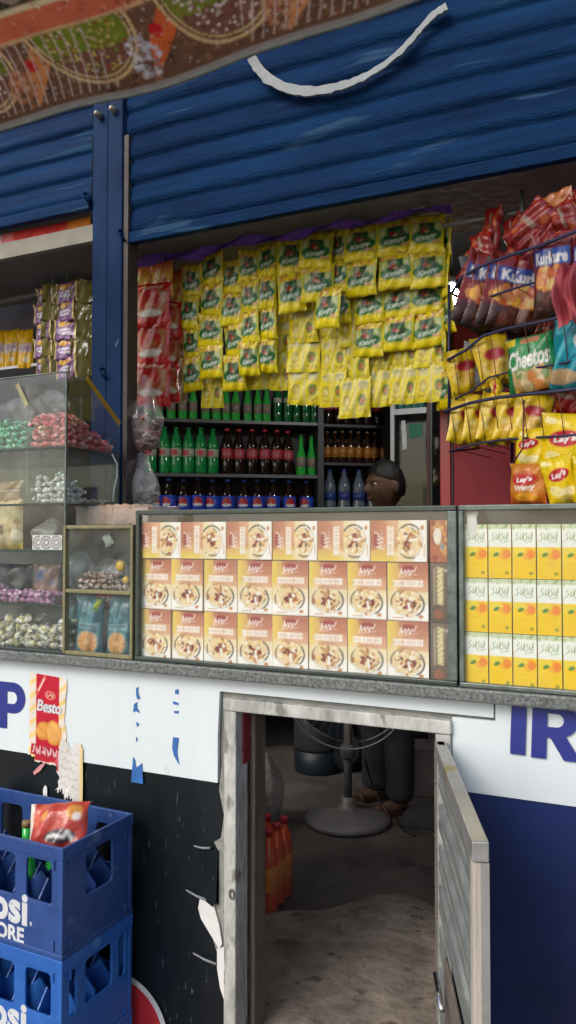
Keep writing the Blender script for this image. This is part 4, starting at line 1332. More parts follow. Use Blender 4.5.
for r in range(3):
    for c in range(7):
        o = put('juice_carton', jm[RND.randrange(2)], None, (jx0 + JW * (c + .5), CY + .013 + .0015 * RND.random(), CZ0 + .0015 + JH * r), (0, 0, radians(RND.uniform(-1.6, 1.6))))
        lab(o, 'yellow mango juice carton, %s from the left, %s row' % (ORD[c], RW[r]), 'juice carton', 'mango juice cartons in the right case')
# papers and bags on the top shelf behind the cartons
lab(MB().prism([(0, 0), (.022, 0), (.020, .03), (.026, .055), (.001, .056)], 0, .004).build('paper_scrap', M['ripped'], None, (rx0 + .014, CY + .014, CZ0 + .318)), 'white paper scrap tucked into the top left corner of the juice carton case', 'paper')

# ---- small olive framed case
sx0, sx1 = xs(64, CY), xs(133.5, CY)
sz1 = PY(100, 525, CY).z
case3 = thing('glass_case', ((sx0 + sx1) / 2, CY, CZ0), 'small olive framed glass case with two compartments, beside the noodle box case', 'display case', 'glass cases along the counter')
K3 = Vector(case3.location)
k3 = lambda n, *a, bev=.002: kbox(n, *a, bev, case3, K3)
smid = PY(100, 592, CY).z
for nm, z in (('bottom_rail', CZ0), ('middle_rail', smid - .005), ('top_rail', sz1 - .010)):
    k3(nm, sx0 + .0085, sx1 - .0085, CY - .002, CY + .014, z, z + .010, M['olive'])
k3('stile', sx0, sx0 + .008, CY - .003, CY + .014, CZ0, sz1, M['olive'])
k3('stile', sx1 - .008, sx1, CY - .003, CY + .014, CZ0, sz1, M['olive'])
k3('glass_front', sx0 + .0085, sx1 - .0085, CY + .005, CY + .008, CZ0 + .0105, smid - .0055, M['glass_old'], bev=0)
k3('glass_front', sx0 + .0085, sx1 - .0085, CY + .005, CY + .008, smid + .0055, sz1 - .0105, M['glass_old'], bev=0)
k3('glass_shelf', sx0 + .003, sx1 - .003, CY + .0145, CY + .215, smid - .003, smid + .002, M['glass_old'], bev=0)
k3('glass_top', sx0 + .003, sx1 - .003, CY + .0145, CY + .215, sz1 - .005, sz1 - .001, M['glass_old'], bev=0)
k3('back_board', sx0, sx1, CY + .216, CY + .224, CZ0, sz1, M['caseback'])
k3('side_board', sx1 - .004, sx1, CY + .0145, CY + .215, CZ0, sz1 - .006, M['caseback'])
k3('side_board', sx0, sx0 + .003, CY + .0145, CY + .215, CZ0, sz1 - .006, M['glass_old'], bev=0)
tb = variants('biscuit_bag', art_tealbag, 2, .085, .150, .016, nu=30, nv=46, back=srgb(60, 100, 115))
for k, (u, s) in enumerate(((92, 'left'), (122, 'right'))):
    lab(put('biscuit_bag', tb[k], None, (xs(u, CY + .04), CY + .040, CZ0 + .1505), (radians(-4), 0, radians(6 - 12 * k))), 'teal bag with a round biscuit showing, %s one in the small olive case' % s, 'biscuit bag', 'teal biscuit bags in the small case')
tb3 = variants('biscuit_bag', art_tealbag, 1, .075, .12, .014, nu=20, nv=30, back=srgb(60, 100, 115))
lab(put('biscuit_bag', tb3[0], None, (xs(76, CY + .075), CY + .085, CZ0 + .125), (radians(-8), 0, radians(35))), 'teal bag half hidden behind the others at the left of the small olive case', 'biscuit bag', 'teal biscuit bags in the small case')
op = pack_mesh('snack_pack', art_redpuff(9), .07, .045, .010, 4, 14, 10, srgb(190, 90, 40))
lab(put('snack_pack', op, None, (xs(104, CY + .07), CY + .075, smid - .006), (radians(-15), 0, radians(-8))), 'orange red snack pack lying under the middle shelf of the small olive case', 'snack pack')
gp = pack_mesh('snack_pack', Art(20, 20, (170, 190, 40)).rect(0, .5, 1, 1, (90, 140, 40)).done(), .018, .05, .006, 5, 8, 12, srgb(120, 150, 40))
lab(put('snack_pack', gp, None, (xs(101, CY + .03), CY + .030, smid - .022), (0, radians(35), 0)), 'thin yellow green sachet slanting between the two teal biscuit bags', 'snack pack')

# ---- crumpled clear bags
def blob_bag(name, loc, size, seed, m, neck=None, label='', cat='plastic bag', rot=(0, 0, 0)):
    r = random.Random(seed); ph = [r.random() * 6.3 for _ in range(9)]
    mb = MB(); n, mm = 36, 24
    sx, sy, sz = size
    def fn(a, b):
        th = pi * b; an = 2 * pi * a
        k = sin(th) ** .7
        wr = 1 + .10 * sin(5 * an + ph[0] + 3 * b) + .06 * sin(9 * an + ph[1] + 7 * b) + .05 * sin(13 * b + 4 * an + ph[2])
        z = cos(th)
        if neck and z > .2:
            k *= (1 - neck * (z - .2) / .8)
        return (sx * k * cos(an) * wr, sy * k * sin(an) * wr, sz * z * (1 + .03 * sin(7 * an + ph[3])))
    mb.grid(fn, n, mm, 0, None, True)
    return lab(mb.build(name, m, None, loc, rot, fix=True), label, cat)


# ---- wrapped sweets
def candy_mesh(cols, L, R_, seed, flat=.7):
    r = random.Random(seed)
    prof = [(.55, -1), (.62, -.93), (.16, -.64), (.55, -.52), (1, -.2), (1, .2), (.55, .52), (.16, .64), (.62, .93), (.55, 1)]
    mb = MB(); n = 8
    vs = []; cs = []; fs = []
    for i, (q, t) in enumerate(prof):
        for j in range(n):
            a = 2 * pi * j / n
            w = 1 + .25 * (r.random() - .5)
            vs.append((t * L / 2 * (1 + .12 * (r.random() - .5)), q * R_ * cos(a) * w, q * R_ * sin(a) * w * flat)); c = r.choice(cols); c = tuple(x * .6 + .28 for x in c) if abs(t) > .5 and r.random() < .6 else c; cs.append(c)
    for i in range(len(prof) - 1):
        for j in range(n): fs.append((i * n + j, i * n + (j + 1) % n, (i + 1) * n + (j + 1) % n, (i + 1) * n + j))
    fs.append(tuple(range(n))[::-1]); fs.append(tuple((len(prof) - 1) * n + j for j in range(n)))
    mb.add(vs, fs, 0, False, cs)
    return mb.mesh('wrapped_candy', M['candy'])


def heap(cols, x0, x1, y0, y1, z0, hfn, size, label, cat='sweet', group=None, maxn=70, seed=1, L=None, name='wrapped_candy', flat=.7):
    r = random.Random(seed)
    ms = [candy_mesh(cols, L or size * 1.25, size * .36, seed + k, flat) for k in range(4)]
    cand = []
    nx = max(1, int((x1 - x0) / (size * .72))); ny = max(1, int((y1 - y0) / (size * .72)))
    for i in range(nx):
        for j in range(ny):
            x = x0 + (x1 - x0) * (i + .5) / nx; y = y0 + (y1 - y0) * (j + .5) / ny
            H = hfn((i + .5) / nx, (j + .5) / ny); nz = max(1, int(H / (size * .5)))
            for k in range(nz):
                shell = (j == 0) * 3 + (k == nz - 1) * 2 + (i == nx - 1) * 2.5 + (k == nz - 2) * .5
                if shell > 0: cand.append((-(shell - .15 * j), x, y, z0 + size * .26 + k * size * .5, i, j, k))
    cand.sort(key=lambda t: t[0])
    for _, x, y, z, i, j, k in cand[:maxn]:
        o = put(name, r.choice(ms), None, (x + size * .12 * r.uniform(-1, 1), y + size * .12 * r.uniform(-1, 1), z + size * .05 * r.uniform(0, 1)), (r.uniform(-.6, .6), r.uniform(-.5, .5), r.uniform(0, 6.28)))
        lab(o, label, cat, group)


# ---- tall candy cabinet at the left
lx0, lx1 = -2.05, xs(66, CY)
zt = PY(66, 372, CY).z; z1 = PY(66, 446, CY).z; z2 = PY(66, 503, CY).z; z3 = PY(30, 550, CY).z; z4 = PY(30, 604, CY).z
LB = 1.845                       # back plane
cab = thing('candy_cabinet', ((lx0 + lx1) / 2, CY, CZ0), 'tall old glass candy cabinet with sloping side edge, left end of the counter', 'display case', 'glass cases along the counter')
K4 = Vector(cab.location)
k4 = lambda n, *a, bev=.0015: kbox(n, *a, bev, cab, K4)
k4('glass_front', lx0, lx1 - .0065, CY, CY + .003, CZ0 + .004, zt, M['glass_old'], bev=0)
k4('corner_bead', lx1 - .006, lx1 - .001, CY - .001, CY + .005, CZ0, zt, M['alu'])
sp = [(CY + .006, z1 - .01), (LB, z1 - .01), (LB, PX(119, 424, lx1).z), (PX(86, 377, lx1).y, zt - .002), (CY + .006, zt)]
vs = [(lx1 - .003 - K4.x, y - K4.y, z - K4.z) for y, z in sp] + [(lx1 - K4.x, y - K4.y, z - K4.z) for y, z in sp]
n = len(sp)
MB().add(vs, [tuple(range(n))[::-1], tuple(range(n, 2 * n))] + [(i, (i + 1) % n, (i + 1) % n + n, i + n) for i in range(n)]).build('side_glass', M['glass_old'], cab, fix=True)
k4('side_glass', lx1 - .003, lx1, CY + .006, LB, CZ0, z1 - .012, M['glass_old'], bev=0)
a = Vector((lx1 + .001, sp[3][0], sp[3][1])) - K4; b = Vector((lx1 + .001, sp[2][0], sp[2][1])) - K4
dv = (b - a).normalized(); nn = Vector((0, -dv.z, dv.y)) * .0075
MB().add([a - nn, b - nn, b + nn, a + nn, a - nn + Vector((.0015, 0, 0)), b - nn + Vector((.0015, 0, 0)), b + nn + Vector((.0015, 0, 0)), a + nn + Vector((.0015, 0, 0))],
         [(3, 2, 1, 0), (4, 5, 6, 7), (0, 1, 5, 4), (1, 2, 6, 5), (2, 3, 7, 6), (3, 0, 4, 7)]).build('amber_tape', M['tape'], cab)
for nm, z, yb in (('shelf', z1, LB - .002), ('shelf', z2, LB - .002), ('shelf', z3, LB - .002), ('shelf', z4, LB - .002)):
    k4(nm, lx0, lx1 - .0035, CY + .0035, yb, z - .005, z, M['glass_old'], bev=0)
    k4('shelf_edge', lx0, lx1 - .007, CY - .002, CY - .0005, z - .005, z + .001, M['alu_dark'], bev=0)
k4('shelf_edge', lx1 + .0005, lx1 + .002, CY + .006, LB, z1 - .009, z1 - .001, M['alu_dark'], bev=0)
k4('shelf_edge', lx1 + .0005, lx1 + .002, CY + .006, LB, z2 - .006, z2 - .001, M['alu_dark'], bev=0)
k4('top_edge', lx0, lx1, CY - .002, CY + .006, zt, zt + .003, M['alu'], bev=0)
k4('bottom_rail', lx0, lx1, CY - .003, CY + .004, CZ0, CZ0 + .006, M['alu_dark'])
kx = xs(28, CY + .01)
k4('divider', kx - .002, kx + .002, CY + .004, LB, z2 + .003, zt - .02, M['glass_old'], bev=0)
k4('divider', kx - .16, kx - .156, CY + .004, LB, z2 + .003, zt - .02, M['glass_old'], bev=0)
k4('back_post', lx1 - .012, lx1 - .004, LB - .001, LB + .006, CZ0, z1, M['alu_dark'])
k4('back_glass', lx0, lx1 - .013, LB, LB + .003, z2, z1 - .006, M['glass_old'], bev=0)
k4('back_board', lx0, lx1 - .013, LB, LB + .005, CZ0, z3, M['caseback'])
# old tape slanting across the front glass
a = PY(17, 384, CY - .0015); b = PY(27, 406, CY - .0015)
dv = (b - a).normalized(); nn = Vector((dv.z, 0, -dv.x)) * .007
q = [a - nn, b - nn, b + nn, a + nn]
MB().add([p - K4 for p in q], [(3, 2, 1, 0)]).build('faded_tape', M['tape_old'], cab, fix=True)

for k, (u, v, s_, n_) in enumerate(((50, 402, (.050, .04, .035), 'right'), (14, 410, (.055, .04, .035), 'left'))):
    pp_ = PY(u, v, CY + .09); blob_bag('plastic_bag', (pp_.x, CY + .10, pp_.z), s_, 90 + k, M['film'], .5, 'crumpled clear bag lying on the sweets in the top compartment, %s of two' % n_)
heap([srgb(44, 170, 116), srgb(90, 200, 150), srgb(30, 130, 90), srgb(140, 220, 180)], kx - .15, kx - .006, CY + .008, LB - .02, z1, lambda a, b: .080 + .018 * sin(5 * a), .034,
     'green wrapped sweet in the heap on the cabinet\'s upper shelf', group='green sweets in the candy cabinet', maxn=60, seed=3)
heap([srgb(206, 50, 56), srgb(222, 100, 104), srgb(190, 34, 42), srgb(240, 180, 180), srgb(214, 76, 80)], kx + .005, lx1 - .010, CY + .008, LB - .012, z1, lambda a, b: .112 - .075 * b ** 1.1, .037,
     'red wrapped sweet in the heap on the cabinet\'s upper shelf', group='red sweets in the candy cabinet', maxn=110, seed=5)
heap([srgb(232, 214, 130), srgb(240, 226, 180), srgb(226, 190, 90)], xs(38, CY + .006), xs(43, CY + .006), CY + .004, CY + .03, z1 + .035, lambda a, b: .03, .026, 'cream yellow wrapped sweet lying among the red ones at the front glass', group='yellow sweets among the red ones', maxn=4, seed=6)
heap([srgb(226, 230, 230), srgb(240, 240, 238), srgb(190, 200, 200), srgb(150, 165, 165)], xs(33, CY + .01), lx1 - .010, CY + .008, CY + .085, z2, lambda a, b: .085 - .05 * b + .012 * sin(9 * a), .030,
     'white wrapped sweet in the heap on the cabinet\'s second shelf', group='white sweets in the candy cabinet', maxn=70, seed=8, name='pale_candy')  # white wrapped sweets, told apart by colour only
heap([srgb(150, 150, 130), srgb(110, 110, 96), srgb(176, 176, 160)], lx1 - .06, lx1 - .010, CY + .09, LB - .02, z2, lambda a, b: .02, .024,
     'dull grey wrapped sweet scattered at the side glass on the second shelf', group='grey sweets at the side glass', maxn=16, seed=9, name='pale_candy')
heap([srgb(140, 205, 180), srgb(120, 190, 160)], xs(58, CY + .02), xs(63, CY + .02), CY + .01, CY + .03, z2 + .075, lambda a, b: .01, .024, 'single pale green sweet on top of the white ones', maxn=1, seed=10, name='pale_candy')
heap([srgb(216, 150, 196), srgb(190, 110, 170), srgb(232, 190, 220), srgb(150, 80, 130)], lx0 + .25, xs(52, CY + .02), CY + .010, CY + .09, z4, lambda a, b: .050 - .015 * a, .030,
     'pink wrapped sweet in the row on the cabinet\'s lower shelf', group='pink sweets in the candy cabinet', maxn=70, seed=12, name='pink_candy')  # pink wrapped sweets of no known kind
heap([srgb(236, 236, 226), srgb(226, 220, 190), srgb(206, 190, 90), srgb(90, 84, 70), srgb(240, 240, 236)], lx0 + .25, sx0 - .006, CY + .010, CY + .10, CZ0 + .004, lambda a, b: .105 - .03 * abs(sin(6 * a)), .042,
     'large white and yellow toffee in the heap at the bottom of the candy cabinet', group='toffees at the cabinet bottom', maxn=110, seed=14, name='toffee')


def art_stripe(seed):
    A = Art(40, 40, (226, 224, 226))
    for k in range(4): A.ell(.5, .5, .45 - .1 * k, .45 - .1 * k, (120, 110, 120) if k % 2 == 0 else (226, 224, 226))
    return A.done()


sb = [box_mesh('sweet_tin', art_stripe(k), .040, .040, .03, 20, 20, srgb(190, 190, 195), srgb(206, 206, 206)) for k in range(2)]
for k, u in enumerate((39, 47, 57)):
    lab(put('sweet_tin', sb[k % 2], None, (xs(u, CY + .02), CY + .018, z3 + .0005), (0, 0, radians(RND.uniform(-8, 8)))), 'white box with grey ring pattern, %s of three on the cabinet\'s third shelf' % ('left', 'middle', 'right')[k], 'sweet box', 'ring pattern boxes in the candy cabinet')
lab(put('food_pack', pack_mesh('food_pack', Art(40, 50, (196, 176, 130)).speck(.1, .2, .9, .8, 16, .08, .16, [(214, 196, 150), (150, 120, 80), (226, 214, 190)], 3).rect(.1, .5, .5, .7, (90, 60, 40)).rect(0, .9, 1, 1, (190, 170, 60)).done(), .11, .14, .02, 9, back=srgb(170, 150, 120)), None, (xs(9, CY + .05), CY + .05, z3 + .142), (0, 0, 0)), 'cream food packet standing on the third shelf at the picture\'s left edge', 'food packet')
lab(put('food_pack', pack_mesh('food_pack', art_greybrown(4), .11, .07, .018, 10, back=srgb(150, 130, 100)), None, (xs(8, CY + .06), CY + .06, z2 + .07), (0, 0, 0)), 'beige food packet standing on the second shelf above the cream one', 'food packet')
dkp = pack_mesh('dark_pack', Art(20, 20, (30, 32, 34)).done(), .16, .10, .03, 12, 14, 14, srgb(25, 26, 28))
lab(put('dark_pack', dkp, None, (xs(10, CY + .12), CY + .13, z4 + .102)), 'dark grey packet standing behind the pink sweets', 'food packet')
lab(put('food_pack', pack_mesh('food_pack', Art(30, 40, (130, 104, 96)).speck(0, 0, 1, 1, 14, .08, .2, [(150, 120, 110), (110, 120, 150), (160, 130, 120)], 5).done(), .10, .10, .016, 13, back=srgb(130, 110, 100)), None, (xs(46, CY + .11), CY + .115, z4 + .102)), 'mottled mauve packet standing right of the dark one behind the pink sweets', 'food packet')
bagl = blob_bag('plastic_bag', (xs(52, CY + .1), CY + .10, z3 + .045), (.055, .05, .042), 5, M['film_grey'], .6, 'crumpled grey plastic bag behind the ring pattern boxes')
MB().tube([PX(112, 454, lx1 + .006), PX(117, 464, lx1 + .01), PX(117, 476, lx1 + .012), PX(114, 490, lx1 + .01), PX(113, 502, lx1 + .006)], .0022, 6).build('cable', M['fridgewhite'])
lab(COL.objects['cable'], 'thin white cable dangling beside the cabinet\'s side glass', 'cable')

# contents of the upper small compartment: clear lollipop bags
for k, (u, v, s, lb) in enumerate(((80, 575, (.045, .04, .05), 'left'), (103, 572, (.05, .04, .04), 'middle'), (120, 576, (.035, .035, .04), 'right'))):
    p = PY(u, v, CY + .07)
    blob_bag('plastic_bag', (p.x, CY + .07 + .03 * (k == 1), smid + .003 + s[2]), s, 20 + k, M['film'], .5, 'crumpled clear bag in the small case\'s upper compartment, %s of three' % lb)
heap([srgb(150, 110, 90), srgb(190, 160, 140), srgb(110, 84, 76), srgb(206, 190, 180), srgb(120, 70, 60)], sx0 + .02, sx1 - .02, CY + .025, CY + .13, smid + .003, lambda a, b: .03 + .02 * sin(4 * a), .028,
     'brown and white wrapped sweet among the clear bags in the small case', group='brown sweets in the small case', maxn=40, seed=31, name='brown_candy')  # brown and white wrapped sweets, kind not known
for k, (u, v, r_) in enumerate(((120.5, 566, .014), (126, 580, .010))):
    p = PY(u, v, CY + .028)
    lab(MB().ell((0, 0, 0), (r_, r_ * .6, r_), 16, 10).build('lollipop', mat('lollipop_yellow', (.62, .38, .03), .3), None, tuple(p)), '%s yellow lollipop showing among the clear bags in the small case' % ('larger', 'smaller')[k], 'lollipop')
mt = Art(20, 20, (150, 165, 160)).done()
lab(put('clear_sachet', pack_mesh('clear_sachet', mt, .028, .03, .004, 33, 8, 8, srgb(150, 160, 160)), None, tuple(PY(106, 535, CY + .03)), (0, radians(-25), 0)), 'pale sachet stuck high inside the small case\'s upper compartment', 'sachet')

# ---- plastic tray of biscuits on top of the small case
tl, tr_ = xs(98, 1.80), xs(168, 1.80)
tray = thing('plastic_tray', ((tl + tr_) / 2, 1.78, sz1 + .001), 'translucent plastic tray of orange biscuits on top of the small olive case', 'tray')
twd = (tr_ - tl)
bm_ = MB()
for (x0, x1, y0, y1, z0, z1_) in ((-twd / 2, twd / 2, -.075, .075, 0, .003), (-twd / 2, twd / 2, -.075, -.072, .0035, .05), (-twd / 2, twd / 2, .072, .075, .0035, .05), (-twd / 2, -twd / 2 + .003, -.071, .071, .0035, .05), (twd / 2 - .003, twd / 2, -.071, .071, .0035, .05)):
    bm_.box(x0, x1, y0, y1, z0, z1_)
bm_.build('tray_body', M['tray'], tray)
MB().tube([(-twd / 2, -.076, .05), (twd / 2, -.076, .05), (twd / 2, .076, .05), (-twd / 2, .076, .05)], .0035, 6, 0, True).build('tray_rim', M['tray'], tray)
bis = MB().lathe([(.0, 0), (.022, 0), (.026, .003), (.025, .008), (.0, .009)], 14).mesh('biscuit', M['biscuit'])
for k in range(22):
    q = k % 11
    lab(put('biscuit', bis, None, (tl + .03 + (twd - .075) * (q + .5) / 11, 1.78 - .045 + .028 * (k // 11) + .01 * RND.random(), sz1 + .022 + .012 * (k % 2)), (radians(70 + RND.uniform(-10, 10)), 0, RND.uniform(-.5, .5))),
        'orange biscuit among the others in the translucent tray', 'biscuit', 'biscuits in the plastic tray')

# ---- candy bags hanging from the post
def candy_bag(u, v, y, size, seed, label, cols, n, m):
    p = PY(u, v, y)
    t = thing('candy_bag', tuple(p), label, 'plastic bag', 'clear bags hanging by the post')
    r = random.Random(seed); ph = [r.random() * 6 for _ in range(6)]
    sx, sy, sz = size
    def fn(a, b):
        an = 2 * pi * a; z = 1 - 2 * b
        if z > -.15: k = .16 + .84 * max(0, (1 - (z + .15) / 1.15)) ** .9
        else: k = math.sqrt(max(0, 1 - ((z + .15) / .85) ** 2)) ** .8
        wr = 1 + .07 * sin(6 * an + ph[0] + 4 * b) + .05 * sin(11 * an + ph[1]) + .04 * sin(15 * b + 3 * an + ph[2])
        return (sx * k * cos(an) * wr, sy * k * sin(an) * wr, sz * z)
    MB().grid(fn, 40, 26, 0, None, True).build('film', m, t, fix=True)
    ms = [candy_mesh(cols, .042, .013, seed + k) for k in range(3)]
    for k in range(n):
        a = r.random() * 6.28; q = math.sqrt(r.random()) * .8; z = r.uniform(-.85, -.05)
        kk = math.sqrt(max(.05, 1 - ((z + .15) / .85) ** 2)) if z < -.15 else .9
        o = put('wrapped_sweet', r.choice(ms), None, (p.x + sx * q * kk * cos(a), p.y + sy * q * kk * sin(a), p.z + sz * z), (r.uniform(-1, 1), r.uniform(-1, 1), r.uniform(0, 6)))
        lab(o, 'brown and white wrapped sweet inside a clear bag hanging by the post', 'sweet', 'sweets inside the hanging bags')


candy_bag(144, 414, 1.96, (.056, .05, .120), 61, 'clear bag of brown and white sweets hanging right of the blue post', [srgb(190, 170, 150), srgb(120, 60, 46), srgb(150, 90, 66), srgb(96, 44, 38), srgb(140, 50, 44), srgb(170, 120, 90)], 70, M['film'])
candy_bag(141, 482, 1.96, (.058, .05, .090), 67, 'pale clear bag hanging below the bag of brown sweets, above the biscuit tray', [srgb(190, 180, 160), srgb(150, 130, 100), srgb(206, 200, 190)], 14, M['film_white'])

# ================================================================== CRATES
CL, CWD, CH = .466, .245, .243


def crate(z, mtl, slots, label):
    t = thing('bottle_crate', (PY(62, 900, 1.364).x - CL / 2 + .006, 1.368 + CWD / 2, z), label, 'crate', 'blue bottle crates', rot=(0, 0, radians(-1.5)))
    m = M[mtl]
    def panel(name, L, holes, loc, rz, pegs=True):
        me = curve_mesh(name, [rrect(-L / 2, L / 2, 0, CH - .004, .004)] + [h[::-1] for h in holes], .0025, .0008)
        setmat(me, m)
        o = put(name, me, t, loc, (radians(90), 0, rz))
        return o
    fh = []
    for k in range(4):
        xr = CL / 2 - .031 - k * .109
        fh.append(rrect(xr - .077, xr, .111, .206, .012))
    panel('front_panel', CL - .012, fh, (0, -CWD / 2 + .004, .002), 0)
    panel('rear_panel', CL - .012, fh, (0, CWD / 2 - .004, .002), 0)
    sh = [rrect(-.046, .050, .105, .206, .012)]
    if slots: sh += [rrect(-.098, -.072, .105, .206, .010), rrect(.074, .098, .105, .206, .010)]
    panel('side_panel', CWD - .012, sh, (CL / 2 - .004, 0, .002), radians(90))
    panel('side_panel', CWD - .012, sh, (-CL / 2 + .004, 0, .002), radians(90))
    rim = MB()
    for z0, z1, w in ((CH - .030, CH, .006), (0, .012, .005)):
        rim.box(-CL / 2 - .002, CL / 2 + .002, -CWD / 2 - .002, -CWD / 2 + w, z0, z1); rim.box(-CL / 2 - .002, CL / 2 + .002, CWD / 2 - w, CWD / 2 + .002, z0, z1)
        rim.box(-CL / 2 - .002, -CL / 2 + w, -CWD / 2 + w + .0005, CWD / 2 - w - .0005, z0, z1); rim.box(CL / 2 - w, CL / 2 + .002, -CWD / 2 + w + .0005, CWD / 2 - w - .0005, z0, z1)
    rim.build('rim', m, t, bevel=.002)
    for sx in (-1, 1):
        for sy in (-1, 1):
            c = MB()
            x0, x1 = sorted((sx * (CL / 2 - .012), sx * (CL / 2 + .0005))); y0, y1 = sorted((sy * (CWD / 2 - .012), sy * (CWD / 2 + .0005)))
            c.box(x0, x1, y0, y1, .0125, CH - .0305)
            for zz in (.015, CH - .052):
                x0, x1 = sorted((sx * (CL / 2 - .030), sx * (CL / 2 - .022))); c.box(x0, x1, sy * CWD / 2 - .0022 if sy > 0 else -CWD / 2 - .0030, sy * CWD / 2 + .0030 if sy > 0 else -CWD / 2 + .0022, zz, zz + .022)
                y0, y1 = sorted((sy * (CWD / 2 - .030), sy * (CWD / 2 - .022))); c.box(sx * CL / 2 - .0022 if sx > 0 else -CL / 2 - .0030, sx * CL / 2 + .0030 if sx > 0 else -CL / 2 + .0022, y0, y1, zz, zz + .022)
            c.build('corner_post', m, t, bevel=.0015)
    dv = MB()
    pk = lambda L, n: [(-L / 2, .008)] + [(L / 2, .008)] + [p for k in range(n) for p in ((L / 2 - L * k / n - .001, .115), (L / 2 - L * (k + .5) / n, .150))] + [(-L / 2, .115)]
    for k in range(1, 4):
        y = -CWD / 2 + CWD * k / 4
        dv.prism(pk(CL - .02, 6), y - .002, y + .002)
    dv.build('divider', m, t)
    d2 = MB()
    for k in range(1, 6):
        x = -CL / 2 + CL * k / 6
        pr = pk(CWD - .02, 4); n = len(pr)
        d2.add([(x - .002, a, b) for a, b in pr] + [(x + .002, a, b) for a, b in pr], [tuple(range(n))[::-1], tuple(range(n, 2 * n))] + [(i, (i + 1) % n, (i + 1) % n + n, i + n) for i in range(n)])
    d2.build('divider', m, t)
    base = MB().box(-CL / 2 + .006, CL / 2 - .006, -CWD / 2 + .006, CWD / 2 - .006, .003, .007).build('base', m, t)
    me = setmat(text_mesh('lettering', 'pepsi', .098, .0004, .0035, 0, 1.02, 'RIGHT'), M['ink']); put('lettering', me, t, (CL / 2 - .100, -CWD / 2 + .0005, .055), STAND)
    me = setmat(text_mesh('lettering', 'LAHORE', .046, .0004, .0016, 0, .98, 'RIGHT'), M['ink']); put('lettering', me, t, (CL / 2 - .112, -CWD / 2 + .0005, .012), STAND)
    me = setmat(text_mesh('lettering', 'R', .012, .0003, .0003, 0, 1, 'RIGHT'), M['ink']); put('lettering', me, t, (CL / 2 - .088, -CWD / 2 + .0005, .056), STAND)
    return t


ctop = PY(62, 848, 1.364).z
crate(ctop - CH, 'cratea', False, 'darker blue bottle crate on top of the stack, holding a few green bottles')
crate(ctop - 2 * CH - .001, 'crateb', True, 'brighter blue bottle crate under the darker one')
crate(ctop - 3 * CH - .002, 'crateb', True, 'brighter blue bottle crate standing on the ground at the bottom of the stack')
# carton scrap and bottles in the top crate
pc = PY(56, 825, 1.47)
cart = pack_mesh('snack_bag', art_carton(4), .150, .115, .030, 21, 40, 34, srgb(200, 180, 165), .005, 'foil')
lab(put('snack_bag', cart, None, (PY(61, 812, 1.47).x, 1.47, ctop + .052), (radians(-24), radians(-5), radians(16))), 'crumpled red snack bag stuffed into the top blue crate', 'snack bag')



# ================================================================== BOTTLES
def bottle(name, h, r, body, label_m, cap_m, lz=(.3, .55), shape='pet', emblem=None, capr=.014):
    """returns an Empty with parts; h total height"""
    t = bpy.data.objects.new(name, None); COL.objects.link(t); t.empty_display_size = .03
    if shape == 'glass':
        pr = [(r * .9, 0), (r, .006), (r, .42 * h), (r * .92, .5 * h), (r * .55, .66 * h), (r * .42, .76 * h), (r * .40, .96 * h)]
    elif shape == 'beer':
        pr = [(r * .9, 0), (r, .006), (r, .55 * h), (r * .9, .61 * h), (r * .45, .72 * h), (r * .40, .95 * h)]
    else:
        pr = [(r * .8, 0), (r, .012), (r, .28 * h), (r * .95, .32 * h), (r * .95, .54 * h), (r, .57 * h), (r * .97, .64 * h), (r * .75, .76 * h), (r * .42, .87 * h), (r * .38, .95 * h)]
    MB().lathe(pr, 14).build('body', M[body], t)
    if label_m:
        z0, z1 = lz[0] * h, lz[1] * h
        rr = r * (1.012 if shape != 'pet' else .985)
        if shape == 'pet' and not (lz[0] >= .3 and lz[1] <= .56): rr = r * 1.012
        l = MB().lathe([(rr - .001, z0), (rr, z0 + .0005), (rr, z1 - .0005), (rr - .001, z1)], 18).build('label', M[label_m], t)
        if emblem:
            mb = MB()
            def ef(m_, r0, r1, zc, hh, zs, ze):
                mb2 = MB(); vs = []; fs = []
                K_ = 10
                for i in range(K_ + 1):
                    a = -pi / 2 + (i / K_ - .5) * 1.5
                    xx = (i / K_ - .5) * 2
                    e = math.sqrt(max(0, 1 - xx * xx))
                    for s in (zs, ze): vs.append((rr * 1.012 * cos(a), rr * 1.012 * sin(a), zc + hh * s * e))
                for i in range(K_): fs.append((2 * i, 2 * i + 2, 2 * i + 3, 2 * i + 1))
                mb2.add(vs, fs, 0, True).build('emblem', M[m_], l)
            zc = (z0 + z1) / 2; hh = (z1 - z0) * .42
            if emblem == 'wave':
                ef('emb_r', 0, 0, zc, hh, .15, 1); ef('ink', 0, 0, zc, hh, -.25, .15)
            else:
                ef(emblem, 0, 0, zc, hh, -.8, .8)
    MB().lathe([(capr, .945 * h), (capr, h - .002), (capr * .9, h)], 12).build('cap', M[cap_m], t)
    return t


# ---- shelf unit along the back, set at an angle
SD = Vector((RT * .98 + FW0 * .2)); SD.normalize()
SN = Vector((-SD.y, SD.x, 0))                       # points to the back
SB = Vector((0, 0, 0)) + FW0 * 4.4 + RT * ((230 - 288) / FPX * 4.4)


def spt(u, back, v=512):
    """floor-plan point of the shelf line (pushed back) that is seen at column u"""
    d = ray(u, 535); d.z = 0
    P0 = SB + SN * back
    # solve P0 + s*SD = t*d
    det = SD.x * (-d.y) - SD.y * (-d.x)
    s = ((-P0.x) * (-d.y) - (-P0.y) * (-d.x)) / det
    return P0 + SD * s, s


